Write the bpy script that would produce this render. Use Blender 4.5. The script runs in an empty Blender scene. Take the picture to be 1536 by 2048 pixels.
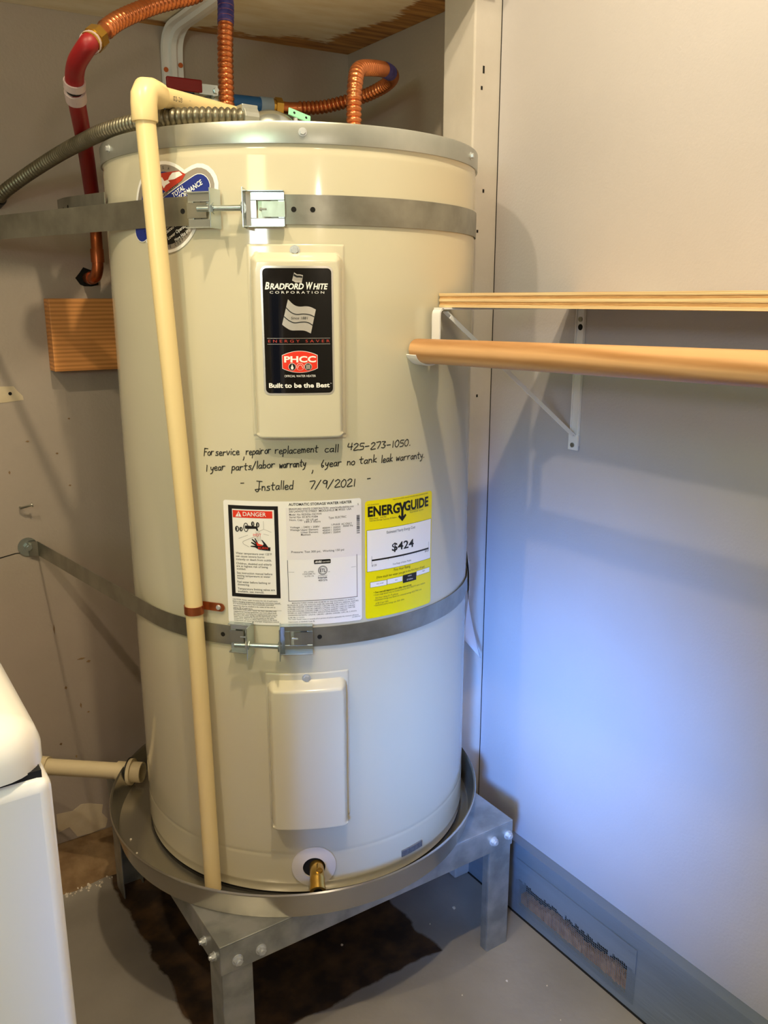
import bpy, bmesh, math, random
from mathutils import Vector, Matrix
from math import sin, cos, pi, radians, sqrt

scene = bpy.context.scene
COL = scene.collection
random.seed(7)

# ------------------------------------------------------------------ camera, light, exposure
cam_d = bpy.data.cameras.new('camera'); cam = bpy.data.objects.new('camera', cam_d); COL.objects.link(cam)
cam_d.sensor_fit = 'VERTICAL'; cam_d.sensor_height = 36.0; cam_d.lens = 1700.0 / 2048.0 * 36.0
cam_d.clip_start = 0.02
cam.location = (0, 0, 1.24)
cam.rotation_euler = (radians(90 - 14.068), 0, radians(-33.7))
scene.camera = cam

world = bpy.data.worlds.new('world'); scene.world = world; world.use_nodes = True
world.node_tree.nodes['Background'].inputs[0].default_value = (0.45, 0.62, 1.0, 1)
world.node_tree.nodes['Background'].inputs[1].default_value = 0.15

def point_light(name, loc, power, col, rad):
    d = bpy.data.lights.new(name, 'POINT'); d.energy = power; d.color = col; d.shadow_soft_size = rad
    o = bpy.data.objects.new(name, d); COL.objects.link(o); o.location = loc; return o
point_light('ceiling_bulb', (0.375, 0.44, 2.36), 47, (1.0, 0.82, 0.53), 0.022)
point_light('ceiling_bulb', (-0.40, 0.68, 2.32), 31, (1.0, 0.83, 0.56), 0.022)
point_light('rear_fill_lamp', (0.05, -1.20, 1.62), 9, (1.0, 0.86, 0.70), 0.06)  # unseen fill added behind the camera, lined up with the glint on the strap
def window_light(name, size, power, col, loc, rot, spread):
    d = bpy.data.lights.new(name, 'AREA'); d.shape = 'RECTANGLE'; d.size, d.size_y = size; d.energy = power; d.color = col; d.spread = radians(spread)
    o = bpy.data.objects.new(name, d); COL.objects.link(o); o.location = loc; o.rotation_euler = rot; return o
# daylight in the window of the left wall: the whole pane, and the beam of blue sky light that comes in through the low window in front of the washer
window_light('window_greenery', (0.30, 0.44), 4.2, (0.52, 1.0, 0.50), (-0.80, -0.07, 1.645), (0, radians(-90), 0), 180)
window_light('window_sky', (0.10, 0.44), 5.2, (0.92, 0.97, 1.0), (-0.80, -0.07, 1.445), (0, radians(-90), 0), 180)
_b0, _b1 = Vector((-0.79, -0.50, 1.05)), Vector((1.09, 1.07, 0.46))
window_light('window_beam', (0.20, 0.42), 2.9, (0.14, 0.36, 1.0), _b0, (_b1 - _b0).to_track_quat('-Z', 'Y').to_euler(), 21.5)

vs = scene.view_settings
vs.view_transform = 'Standard'; vs.look = 'None'; vs.gamma = 1.0; vs.use_curve_mapping = False
vs.exposure = 0.0

# ------------------------------------------------------------------ materials
def lin(c):
    if isinstance(c, str):
        c = [int(c[i:i+2], 16) / 255 for i in (0, 2, 4)]
    return tuple((v / 12.92 if v <= .04045 else ((v + .055) / 1.055) ** 2.4) for v in c)
MATS = {}
def mat(name, col, rough=.5, metal=0., col2=None, nscale=20., namt=.5, bump=0., bscale=120., spec=.5, coat=0., stretch=None, thr=None):
    if name in MATS: return MATS[name]
    m = bpy.data.materials.new(name); m.use_nodes = True; nt = m.node_tree; b = nt.nodes['Principled BSDF']
    c = lin(col); b.inputs['Base Color'].default_value = (*c, 1)
    b.inputs['Roughness'].default_value = rough; b.inputs['Metallic'].default_value = metal
    b.inputs['Specular IOR Level'].default_value = spec; b.inputs['Coat Weight'].default_value = coat
    tc = nt.nodes.new('ShaderNodeTexCoord'); mp = nt.nodes.new('ShaderNodeMapping')
    nt.links.new(tc.outputs['Object'], mp.inputs[0])
    if stretch: mp.inputs['Scale'].default_value = stretch
    if col2 is not None:
        n = nt.nodes.new('ShaderNodeTexNoise'); n.inputs['Scale'].default_value = nscale; n.inputs['Detail'].default_value = 5
        nt.links.new(mp.outputs[0], n.inputs['Vector'])
        r = nt.nodes.new('ShaderNodeValToRGB')
        lo, hi = thr if thr else (.5 - namt / 2, .5 + namt / 2)
        r.color_ramp.elements[0].position = lo; r.color_ramp.elements[1].position = hi
        r.color_ramp.elements[0].color = (*c, 1); r.color_ramp.elements[1].color = (*lin(col2), 1)
        nt.links.new(n.outputs['Fac'], r.inputs[0]); nt.links.new(r.outputs[0], b.inputs['Base Color'])
    if bump:
        n2 = nt.nodes.new('ShaderNodeTexNoise'); n2.inputs['Scale'].default_value = bscale; n2.inputs['Detail'].default_value = 3
        nt.links.new(mp.outputs[0], n2.inputs['Vector'])
        bp = nt.nodes.new('ShaderNodeBump'); bp.inputs['Strength'].default_value = bump; bp.inputs['Distance'].default_value = .002
        nt.links.new(n2.outputs['Fac'], bp.inputs['Height']); nt.links.new(bp.outputs[0], b.inputs['Normal'])
    MATS[name] = m; return m

def wood_mat(name, c1, c2, scale, rough=.45, axis_stretch=(1, 1, 1), dist=4., ring=False):
    m = bpy.data.materials.new(name); m.use_nodes = True; nt = m.node_tree; b = nt.nodes['Principled BSDF']
    tc = nt.nodes.new('ShaderNodeTexCoord'); mp = nt.nodes.new('ShaderNodeMapping'); mp.inputs['Scale'].default_value = axis_stretch
    nt.links.new(tc.outputs['Object'], mp.inputs[0])
    w = nt.nodes.new('ShaderNodeTexWave'); w.wave_type = 'RINGS' if ring else 'BANDS'; w.bands_direction = 'Z'
    if ring: w.rings_direction = 'X'
    w.inputs['Scale'].default_value = scale; w.inputs['Distortion'].default_value = dist; w.inputs['Detail'].default_value = 3; w.inputs['Detail Scale'].default_value = .8
    nt.links.new(mp.outputs[0], w.inputs['Vector'])
    n = nt.nodes.new('ShaderNodeTexNoise'); n.inputs['Scale'].default_value = 60; n.inputs['Detail'].default_value = 6
    nt.links.new(mp.outputs[0], n.inputs['Vector'])
    mx = nt.nodes.new('ShaderNodeMath'); mx.operation = 'MULTIPLY_ADD'; mx.inputs[1].default_value = .45
    nt.links.new(n.outputs['Fac'], mx.inputs[0]); 
    sc = nt.nodes.new('ShaderNodeMath'); sc.operation = 'MULTIPLY'; sc.inputs[1].default_value = .55
    nt.links.new(w.outputs['Fac'], sc.inputs[0]); nt.links.new(sc.outputs[0], mx.inputs[2])
    r = nt.nodes.new('ShaderNodeValToRGB'); r.color_ramp.elements[0].position = .2; r.color_ramp.elements[1].position = .7
    r.color_ramp.elements[0].color = (*lin(c2), 1); r.color_ramp.elements[1].color = (*lin(c1), 1)
    nt.links.new(mx.outputs[0], r.inputs[0]); nt.links.new(r.outputs[0], b.inputs['Base Color'])
    b.inputs['Roughness'].default_value = rough
    return m

M_wall = mat('wall_paint', 'bfbbbf', .55, col2='b6b2b5', nscale=3, namt=.5, bump=.25, bscale=220)
M_wallb = mat('back_wall_paint', 'b1a499', .45, col2='a3978c', nscale=4, namt=.6, bump=.3, bscale=150)
M_trim = mat('trim_paint', 'c6c1bc', .5, col2='b9b3ac', nscale=8, namt=.4, bump=.3, bscale=90)
M_base = mat('baseboard_paint', '7d8791', .5, col2='6c757e', nscale=9, namt=.5, bump=.4, bscale=60, stretch=(1, .35, 3))
M_ceil = mat('ceiling_paint', '938e86', .8)
M_far = mat('far_wall_paint', '97928b', .8)
M_tank = mat('tank_enamel', 'cfc9b2', .09, spec=.5)
M_panel = mat('panel_enamel', 'd4ceb8', .14, spec=.5)
M_galv = mat('galvanised_steel', 'bfc2bd', .33, .7, col2='a5a9a4', nscale=14, namt=.5, bump=.08, bscale=60)
M_strap = mat('strap_steel', 'a8a79c', .34, .82, col2='86857b', nscale=25, namt=.5, bump=.1, bscale=90)
M_zinc = mat('zinc_plate', 'c9d2d2', .22, .95, col2='b4bfc2', nscale=30, namt=.6)
M_pan = mat('pan_aluminium', 'c2bdb0', .24, .85, col2='aaa59a', nscale=6, namt=.6)
M_stand = mat('stand_galvanised', 'b2b4b2', .42, .65, col2='8f9391', nscale=24, namt=.3, bump=.15, bscale=50)
M_screw = mat('screw_steel', 'cfd3d6', .35, .6)
M_cpvc = mat('cream_pvc', 'f0d9a2', .32, spec=.45)
M_pvc = mat('beige_pvc', 'd8c8a4', .4)
M_copper = mat('corrugated_copper', 'd8895a', .27, .9, col2='b86a40', nscale=40, namt=.6)
M_copper2 = mat('copper_clip', 'b8683f', .3, .9)
M_brass = mat('brass', 'c9a24e', .26, .92)
M_red = mat('red_pex', '860d15', .45)
M_bluep = mat('blue_pex', '1d5c9a', .45)
M_bluetape = mat('blue_tape', '2a2870', .6, col2='45418c', nscale=80, namt=.3)
M_crimp = mat('pale_crimp', 'b9a6a6', .45)
M_crimpb = mat('pale_blue_crimp', '93a9c4', .45)
M_flexc = mat('conduit_steel', '8c8878', .38, .8, col2='75705f', nscale=40, namt=.5)
M_black = mat('black_plastic', '161412', .5)
M_bracket = mat('white_enamel', 'e9e8ea', .3)
M_wash = mat('washer_enamel', 'f1eeeb', .16, spec=.5)
M_washtop = mat('washer_top', 'efece8', .14, spec=.5)
M_gap = mat('dark_gap', '0d0d12', .8)
M_mint = mat('mint_plastic', '8fd8b4', .5)
M_paper = mat('paper_tag', 'dfe2ea', .6)
M_white = mat('label_white', 'f6f5f3', .3, spec=.5)
M_therm = mat('label_thermal', 'eeebee', .35)
M_yel = mat('label_yellow', 'f7e600', .3)
M_ink = mat('label_black', '100e0e', .3)
M_grayink = mat('label_grey_ink', '3c3a38', .4)
M_redink = mat('label_red', 'e8341a', .35)
M_redtxt = mat('label_dark_red', 'b83a2a', .35)
M_bluei = mat('sticker_blue', '1c2f86', .3)
M_silver = mat('silver_foil', 'd6d1cb', .24, .55)
M_sgrey = mat('sticker_grey', 'a9a29a', .35, .4)
M_marker = mat('marker_ink', '0c0a0a', .45)
M_plate = mat('brand_black', '0b0909', .06, spec=.6)
M_hole = mat('hole_dark', '0a0807', .9)
M_dirt = mat('debris_brown', '8a6448', .95, col2='c09a76', nscale=60, namt=.4, bump=.8, bscale=150)
M_crumb = mat('plaster_crumb', 'd9cfc0', .9)
M_patch = mat('bare_patch', 'd9cbb2', .7, col2='c9b899', nscale=30, namt=.5)
M_curb = mat('footing_concrete', '6a4f33', .9, col2='a08562', nscale=22, namt=.5, bump=.9, bscale=60)
M_shelfwood = wood_mat('plywood_edge', 'f6deb0', 'c2925c', 22, .6, (1, .12, 9), 6)
M_rod = wood_mat('rod_wood', 'd2a474', 'a87848', 7, .4, (2.0, .16, 2.4), 9)
M_block = wood_mat('block_wood', 'df9a56', 'bd7a3e', 13, .55, (.25, 2, 3.0), 4)

def ply_mat():
    m = bpy.data.materials.new('plywood_underside'); m.use_nodes = True; nt = m.node_tree; b = nt.nodes['Principled BSDF']
    tc = nt.nodes.new('ShaderNodeTexCoord')
    def noise(scale, stretch):
        mp = nt.nodes.new('ShaderNodeMapping'); mp.inputs['Scale'].default_value = stretch
        nt.links.new(tc.outputs['Object'], mp.inputs[0])
        n = nt.nodes.new('ShaderNodeTexNoise'); n.inputs['Scale'].default_value = scale; n.inputs['Detail'].default_value = 6
        nt.links.new(mp.outputs[0], n.inputs[0]); return n
    g = noise(14, (.6, 5, 1)); r1 = nt.nodes.new('ShaderNodeValToRGB')
    r1.color_ramp.elements[0].color = (*lin('94622c'), 1); r1.color_ramp.elements[1].color = (*lin('cf9a56'), 1)
    r1.color_ramp.elements[0].position = .35; r1.color_ramp.elements[1].position = .65
    nt.links.new(g.outputs[0], r1.inputs[0])
    p = noise(9, (1, 3, 1)); r2 = nt.nodes.new('ShaderNodeValToRGB')
    r2.color_ramp.elements[0].color = (*lin('f3ead4'), 1); r2.color_ramp.elements[1].color = (*lin('e3d3b0'), 1)
    r2.color_ramp.elements[0].position = .4; r2.color_ramp.elements[1].position = .72
    nt.links.new(p.outputs[0], r2.inputs[0])
    # bare band along the back edge and the right edge: brushed paint stops short of them
    sx = nt.nodes.new('ShaderNodeSeparateXYZ'); nt.links.new(tc.outputs['Object'], sx.inputs[0])
    e = noise(5, (1, 1, 1)); e2 = noise(30, (1, 4, 1))
    def mth(op, a, bb, clamp=False):
        k = nt.nodes.new('ShaderNodeMath'); k.operation = op; k.use_clamp = clamp
        for i, v in enumerate((a, bb)):
            if isinstance(v, (int, float)): k.inputs[i].default_value = v
            else: nt.links.new(v, k.inputs[i])
        return k.outputs[0]
    wob = mth('ADD', mth('MULTIPLY', e.outputs[0], .16), mth('MULTIPLY', e2.outputs[0], .05))
    fy = mth('ADD', mth('SUBTRACT', sx.outputs[1], 1.82 + .055), wob)      # back edge (world y)
    fx = mth('ADD', mth('SUBTRACT', sx.outputs[0], 1.115 + .02), wob)    # right edge
    f = mth('MAXIMUM', fy, fx)
    lim = mth('GREATER_THAN', sx.outputs[0], .62)
    f = mth('MULTIPLY', mth('MULTIPLY', f, 90, False), lim, True)
    mix = nt.nodes.new('ShaderNodeMix'); mix.data_type = 'RGBA'
    nt.links.new(f, mix.inputs[0]); nt.links.new(r2.outputs[0], mix.inputs[6]); nt.links.new(r1.outputs[0], mix.inputs[7])
    nt.links.new(mix.outputs[2], b.inputs['Base Color']); b.inputs['Roughness'].default_value = .6
    return m
M_ply = ply_mat()

def floor_mat():
    m = bpy.data.materials.new('painted_concrete'); m.use_nodes = True; nt = m.node_tree; b = nt.nodes['Principled BSDF']
    tc = nt.nodes.new('ShaderNodeTexCoord'); sx = nt.nodes.new('ShaderNodeSeparateXYZ'); nt.links.new(tc.outputs['Object'], sx.inputs[0])
    def noise(scale, det=5):
        n = nt.nodes.new('ShaderNodeTexNoise'); n.inputs['Scale'].default_value = scale; n.inputs['Detail'].default_value = det
        nt.links.new(tc.outputs['Object'], n.inputs[0]); return n.outputs[0]
    def ramp(src, a, ca, bb, cb):
        r = nt.nodes.new('ShaderNodeValToRGB'); r.color_ramp.elements[0].position = a; r.color_ramp.elements[1].position = bb
        r.color_ramp.elements[0].color = (*lin(ca), 1); r.color_ramp.elements[1].color = (*lin(cb), 1); nt.links.new(src, r.inputs[0]); return r.outputs[0]
    def mth(op, a, bb, clamp=False):
        k = nt.nodes.new('ShaderNodeMath'); k.operation = op; k.use_clamp = clamp
        for i, v in enumerate((a, bb)):
            if isinstance(v, (int, float)): k.inputs[i].default_value = v
            else: nt.links.new(v, k.inputs[i])
        return k.outputs[0]
    paint = ramp(noise(7), .35, '98938c', .7, '8a857e')
    bare = ramp(noise(18), .4, '2a1d12', .75, '5f4428')  # bare brown concrete, coloured darker to deepen the shade under the stand
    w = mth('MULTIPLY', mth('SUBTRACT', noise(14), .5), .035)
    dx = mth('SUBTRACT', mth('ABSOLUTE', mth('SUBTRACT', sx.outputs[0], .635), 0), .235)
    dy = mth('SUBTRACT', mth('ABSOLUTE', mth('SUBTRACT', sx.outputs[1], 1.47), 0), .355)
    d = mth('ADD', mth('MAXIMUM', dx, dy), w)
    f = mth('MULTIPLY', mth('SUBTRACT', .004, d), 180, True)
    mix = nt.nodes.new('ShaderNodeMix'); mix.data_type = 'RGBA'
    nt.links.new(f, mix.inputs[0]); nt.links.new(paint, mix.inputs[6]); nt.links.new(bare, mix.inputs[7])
    nt.links.new(mix.outputs[2], b.inputs['Base Color'])
    rr = mth('ADD', mth('MULTIPLY', f, .4), .42); nt.links.new(rr, b.inputs['Roughness'])
    bp = nt.nodes.new('ShaderNodeBump'); bp.inputs['Strength'].default_value = .3; bp.inputs['Distance'].default_value = .003
    nt.links.new(noise(45), bp.inputs['Height']); nt.links.new(bp.outputs[0], b.inputs['Normal'])
    return m
M_floor = floor_mat()

# ------------------------------------------------------------------ mesh helpers
class MB:
    def __init__(s): s.v = []; s.f = []
    def add(s, vs, fs):
        n = len(s.v); s.v += [tuple(v) for v in vs]; s.f += [tuple(i + n for i in f) for f in fs]; return s
    def box(s, x0, x1, y0, y1, z0, z1):
        v = [(x, y, z) for z in (z0, z1) for y in (y0, y1) for x in (x0, x1)]
        return s.add(v, [(0, 2, 3, 1), (4, 5, 7, 6), (0, 1, 5, 4), (2, 6, 7, 3), (0, 4, 6, 2), (1, 3, 7, 5)])
    def obox(s, o, a, b, c, la, lb, lc):
        """box from centre o with half extents la, lb, lc along unit vectors a, b, c"""
        o = Vector(o); v = [o + a * i * la + b * j * lb + c * k * lc for k in (-1, 1) for j in (-1, 1) for i in (-1, 1)]
        return s.add(v, [(0, 2, 3, 1), (4, 5, 7, 6), (0, 1, 5, 4), (2, 6, 7, 3), (0, 4, 6, 2), (1, 3, 7, 5)])
    def cyl(s, p, q, r, n=20, r2=None, caps=True, hole=0):
        p = Vector(p); q = Vector(q); d = (q - p).normalized(); a = d.orthogonal().normalized(); b = d.cross(a)
        r2 = r if r2 is None else r2; v = []
        for c, rr in ((p, r), (q, r2)):
            v += [c + (a * cos(2 * pi * i / n) + b * sin(2 * pi * i / n)) * rr for i in range(n)]
        f = [(i, (i + 1) % n, n + (i + 1) % n, n + i) for i in range(n)]
        if hole:
            for c in (p, q): v += [c + (a * cos(2 * pi * i / n) + b * sin(2 * pi * i / n)) * hole for i in range(n)]
            f += [(2 * n + (i + 1) % n, 2 * n + i, 3 * n + i, 3 * n + (i + 1) % n) for i in range(n)]
            f += [((i + 1) % n, i, 2 * n + i, 2 * n + (i + 1) % n) for i in range(n)]
            f += [(n + i, n + (i + 1) % n, 3 * n + (i + 1) % n, 3 * n + i) for i in range(n)]
        elif caps: f += [tuple(range(n))[::-1], tuple(range(n, 2 * n))]
        return s.add(v, f)
    def tube(s, pts, rad, n=16, caps=True):
        """sweep circles along pts; rad number or list"""
        pts = [Vector(p) for p in pts]; m = len(pts); v = []; f = []
        up = None
        for i, p in enumerate(pts):
            d = (pts[min(i + 1, m - 1)] - pts[max(i - 1, 0)]).normalized()
            if up is None: up = d.orthogonal().normalized()
            up = (up - d * up.dot(d)).normalized(); sd = d.cross(up)
            r = rad[i] if isinstance(rad, (list, tuple)) else rad
            v += [p + (up * cos(2 * pi * k / n) + sd * sin(2 * pi * k / n)) * r for k in range(n)]
        for i in range(m - 1):
            for k in range(n): f.append((i * n + k, i * n + (k + 1) % n, (i + 1) * n + (k + 1) % n, (i + 1) * n + k))
        if caps: f += [tuple(range(n))[::-1], tuple(range((m - 1) * n, m * n))]
        return s.add(v, f)
    def lathe(s, prof, c, n=64, closed=False):
        v = []; f = []; m = len(prof)
        for i in range(n):
            a = 2 * pi * i / n
            for r, z in prof: v.append((c[0] + r * cos(a), c[1] + r * sin(a), c[2] + z))
        for i in range(n):
            for k in range(m if closed else m - 1):
                k2 = (k + 1) % m; j = (i + 1) % n
                f.append((i * m + k, j * m + k, j * m + k2, i * m + k2))
        return s.add(v, f)
    def prism(s, pts, vec):
        pts = [Vector(p) for p in pts]; vec = Vector(vec); n = len(pts)
        return s.add(pts + [p + vec for p in pts], [tuple(range(n))[::-1], tuple(range(n, 2 * n))] + [(i, (i + 1) % n, n + (i + 1) % n, n + i) for i in range(n)])

ORG = {}
def obj(name, mb, m, parent=None, smooth=False, angle=35, bevel=0, seg=2, fixn=True):
    me = bpy.data.meshes.new(name)
    off = ORG.get(parent.name, Vector()) if parent else Vector()
    me.from_pydata([Vector(v) - off for v in mb.v], [], mb.f); me.validate()
    if fixn:
        b = bmesh.new(); b.from_mesh(me); bmesh.ops.recalc_face_normals(b, faces=b.faces); b.to_mesh(me); b.free()
    for mm in (m if isinstance(m, (list, tuple)) else [m]): me.materials.append(mm)
    if smooth:
        for p in me.polygons: p.use_smooth = True
        me.set_sharp_from_angle(angle=radians(angle))
    o = bpy.data.objects.new(name, me); COL.objects.link(o)
    if parent: o.parent = parent
    ORG[o.name] = off
    if bevel:
        bv = o.modifiers.new('bevel', 'BEVEL'); bv.width = bevel; bv.segments = seg; bv.limit_method = 'ANGLE'; bv.angle_limit = radians(40)
    return o
def thing(name, loc, label, cat, group=None):
    o = bpy.data.objects.new(name, None); o.empty_display_size = .05; COL.objects.link(o); o.location = loc
    ORG[o.name] = Vector(loc); return tag(o, label, cat, group)
def tag(o, label, cat, group=None):
    o['label'] = label; o['category'] = cat
    if group: o['group'] = group
    return o
def struct(o, label=None):
    o['kind'] = 'structure'
    if label: o['label'] = label
    return o
def spline(pts, n=10):
    pts = [Vector(p) for p in pts]; out = []
    P = [pts[0] * 2 - pts[1]] + pts + [pts[-1] * 2 - pts[-2]]
    for i in range(1, len(P) - 2):
        for k in range(n):
            t = k / n; a, b, c, d = P[i - 1], P[i], P[i + 1], P[i + 2]
            out.append(.5 * ((2 * b) + (c - a) * t + (2 * a - 5 * b + 4 * c - d) * t * t + (3 * b - a - 3 * c + d) * t ** 3))
    out.append(pts[-1]); return out
def resample(pts, step):
    L = [0.]
    for a, b in zip(pts, pts[1:]): L.append(L[-1] + (b - a).length)
    n = max(2, int(L[-1] / step)); out = []; k = 0
    for i in range(n + 1):
        d = L[-1] * i / n
        while k < len(pts) - 2 and L[k + 1] < d: k += 1
        seg_ = L[k + 1] - L[k]; out.append(pts[k].lerp(pts[k + 1], (d - L[k]) / seg_ if seg_ else 0))
    return out
def corrugated(pts, r, amp, pitch, sub=4):
    ps = resample(spline(pts, 14), pitch / sub)
    rad = [r + amp * (abs(sin(pi * i / sub)) - .5) * 2 for i in range(len(ps))]
    return ps, rad
def hexnut(mb, p, q, r): return mb.cyl(p, q, r, 6)

# ------------------------------------------------------------------ measured print layout (mm round, mm up)
T_B2=[
 ('AUTOMATIC STORAGE WATER HEATER', -7.47, 86.78, 945.0, 3.8, 2),
 ('BRADFORD WHITE CORPORATION  www.bradfordwhite.com', -7.2, 89.55, 938.4, 3.0, 0),
 ('5', 95.79, 97.39, 940.8, 2.8, 0),
 ('200 LAFAYETTE STREET  MIDDLEVILLE MI 49333  USA', -7.31, 85.87, 934.6, 3.0, 0),
 ('Model  No: RE350S6-1NCWW', -7.09, 40.8, 930.0, 2.9, 0),
 ('Serial No: EC47519384', -6.88, 34.94, 926.1, 2.8, 0),
 ('Nom. Cap.:   50 US gal', -6.83, 34.56, 921.9, 2.8, 0),
 ('189.3 liters', 15.25, 38.72, 918.6, 2.8, 0),
 ('Type: ELECTRIC', 50.83, 78.03, 923.2, 3.0, 0),
 ('Voltage  : 240V / 208V', -6.45, 37.28, 910.6, 2.8, 0),
 ('1-PHASE  AC ONLY', 55.15, 86.46, 912.4, 2.8, 0),
 ('Wattage Upper Element:', -6.45, 35.26, 906.5, 2.9, 0),
 ('4500W /  3500W', 41.5, 68.97, 908.0, 2.8, 0),
 ('50/60 Hz', 72.75, 88.01, 909.0, 2.9, 0),
 ('Lower Element:', 9.49, 35.2, 902.6, 2.8, 0),
 ('4500W /  3500W', 41.6, 68.91, 904.2, 2.9, 0),
 ('Maximum', 9.44, 23.52, 899.0, 2.9, 0),
 ('4500W /  3500W', 41.76, 69.07, 900.4, 2.9, 0),
 ('Pressure: Test 300 psi,  Working 150 psi', -5.44, 73.87, 872.3, 3.1, 0),
 ('ETL LISTED', 13.01, 27.04, 841.1, 2.1, 1),
 ('CONFORMS TO', 10.45, 29.18, 837.9, 2.0, 1),
 ('UL STD 174', 13.33, 26.94, 834.4, 2.1, 1),
 ('Intertek', 33.5, 47.58, 830.9, 2.9, 2),
 ('4001576', 34.03, 47.47, 826.5, 3.0, 0),
 ('MANUFACTURED UNDER ONE OR MORE OF THE FOLLOWING U.S. PATENTS:', -6.56, 90.67, 792.2, 2.1, 1),
 ('RE.34,534; B1 5,341,770; 4,416,222; 4,628,184; 4,669,448; 4,672,919; 4,808,356; 4,829,983;', -13.44, 96.22, 788.9, 2.1, 1),
 ('4,861,968; 4,904,428; 5,000,893; 5,023,031; 5,052,346; 5,081,696; 5,092,519; 5,115,767;', -13.33, 90.62, 785.8, 2.1, 1),
 ('5,199,385; 5,277,171; 5,372,185; 5,485,879; 5,574,822; 5,596,952; 5,660,165; 5,682,666;', -13.28, 90.57, 782.4, 2.1, 1),
 ('5,761,379; 5,943,984; 5,954,492; 5,988,117; 6,142,216; 6,684,821; 7,063,132; 7,007,748.', -13.39, 90.57, 779.2, 2.1, 1),
 ('OTHER U.S. AND FOREIGN PATENT APPLICATIONS PENDING. CURRENT', -13.28, 77.98, 776.0, 2.1, 1),
 ('CANADIAN PATENTS: 1,272,914; 1,280,043; 1,289,832; 2,045,862; 2,092,105; 2,107,012;', -13.17, 92.86, 772.6, 2.1, 1),
 ('2,108,186; 2,112,515.', -13.23, 11.79, 768.8, 2.2, 1),
 ('This water heater meets or exceeds all or portion of (where applicable) the minimum efficiency', -12.85, 96.06, 766.0, 2.1, 1),
 ('requirements of ASHRAE Code 90.', -12.85, 27.52, 762.0, 2.1, 1),
 ('238-48006-00A', 85.23, 99.05, 763.2, 1.5, 1),
]
T_Z8=[
 ('Water temperature over 125°F', -90.25, -34.67, 868.8, 3.3, 1),
 ('can cause severe burns', -90.25, -45.82, 864.2, 3.3, 1),
 ('instantly or death from scalds.', -90.25, -35.15, 859.4, 3.3, 1),
 ('Children, disabled and elderly', -89.93, -35.15, 852.8, 3.2, 1),
 ('are at highest risk of being', -89.93, -41.23, 848.6, 3.3, 1),
 ('scalded.', -89.77, -75.26, 844.3, 3.3, 1),
 ('See instruction manual before', -89.77, -34.88, 837.8, 3.3, 1),
 ('setting temperature at water', -89.66, -37.98, 833.5, 3.3, 1),
 ('heater.', -89.39, -77.93, 829.6, 3.3, 1),
 ('Feel water before bathing or', -89.66, -37.82, 823.5, 3.4, 1),
 ('showering.', -89.34, -70.62, 819.3, 3.4, 1),
 ('Temperature limiting valves are', -89.39, -31.9, 812.7, 3.4, 1),
 ('available, see manual.', -89.39, -48.43, 808.5, 3.3, 1),
 ('CAUTION: Hotter water increases the risk of scald injury.', -98.41, -27.79, 795.4, 2.3, 1),
 ('Before changing temperature setting see instruction manual.', -98.57, -23.95, 792.2, 2.3, 1),
 ('It is recommended that a thermostatically controlled', -98.19, -34.46, 788.6, 2.3, 1),
 ('tempering valve be installed in the outlet of this unit to', -98.35, -32.06, 785.2, 2.3, 1),
 ('reduce risk of scald injury.', -98.19, -66.94, 782.0, 2.4, 1),
 ('CAUTION: If this water heater has been identified with', -98.14, -30.3, 779.0, 2.3, 1),
 ('supplemental heating equipment, you must adjust both', -97.93, -30.56, 776.0, 2.4, 1),
 ('the thermostat controlling the supplemental heat source', -98.09, -29.44, 773.0, 2.3, 1),
 ('(located in the water piping) and the thermostat on the', -97.98, -31.31, 770.3, 2.4, 1),
 ('water heater (behind the access panel) to the same', -98.09, -34.62, 767.4, 2.4, 1),
 ('temperature. Failure to adjust thermostats to the same', -98.03, -30.19, 764.7, 2.3, 1),
 ('temperature can cause loss of proper temperature control.', -97.93, -26.62, 761.8, 2.4, 1),
 ('DANGER', -76.33, -41.18, 928.4, 6.2, 'w'),
 ('HOT', -61.66, -49.6, 897.8, 4.2, 'r'),
 ('BURN', -54.72, -40.16, 878.2, 3.6, 'r'),
]
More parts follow.
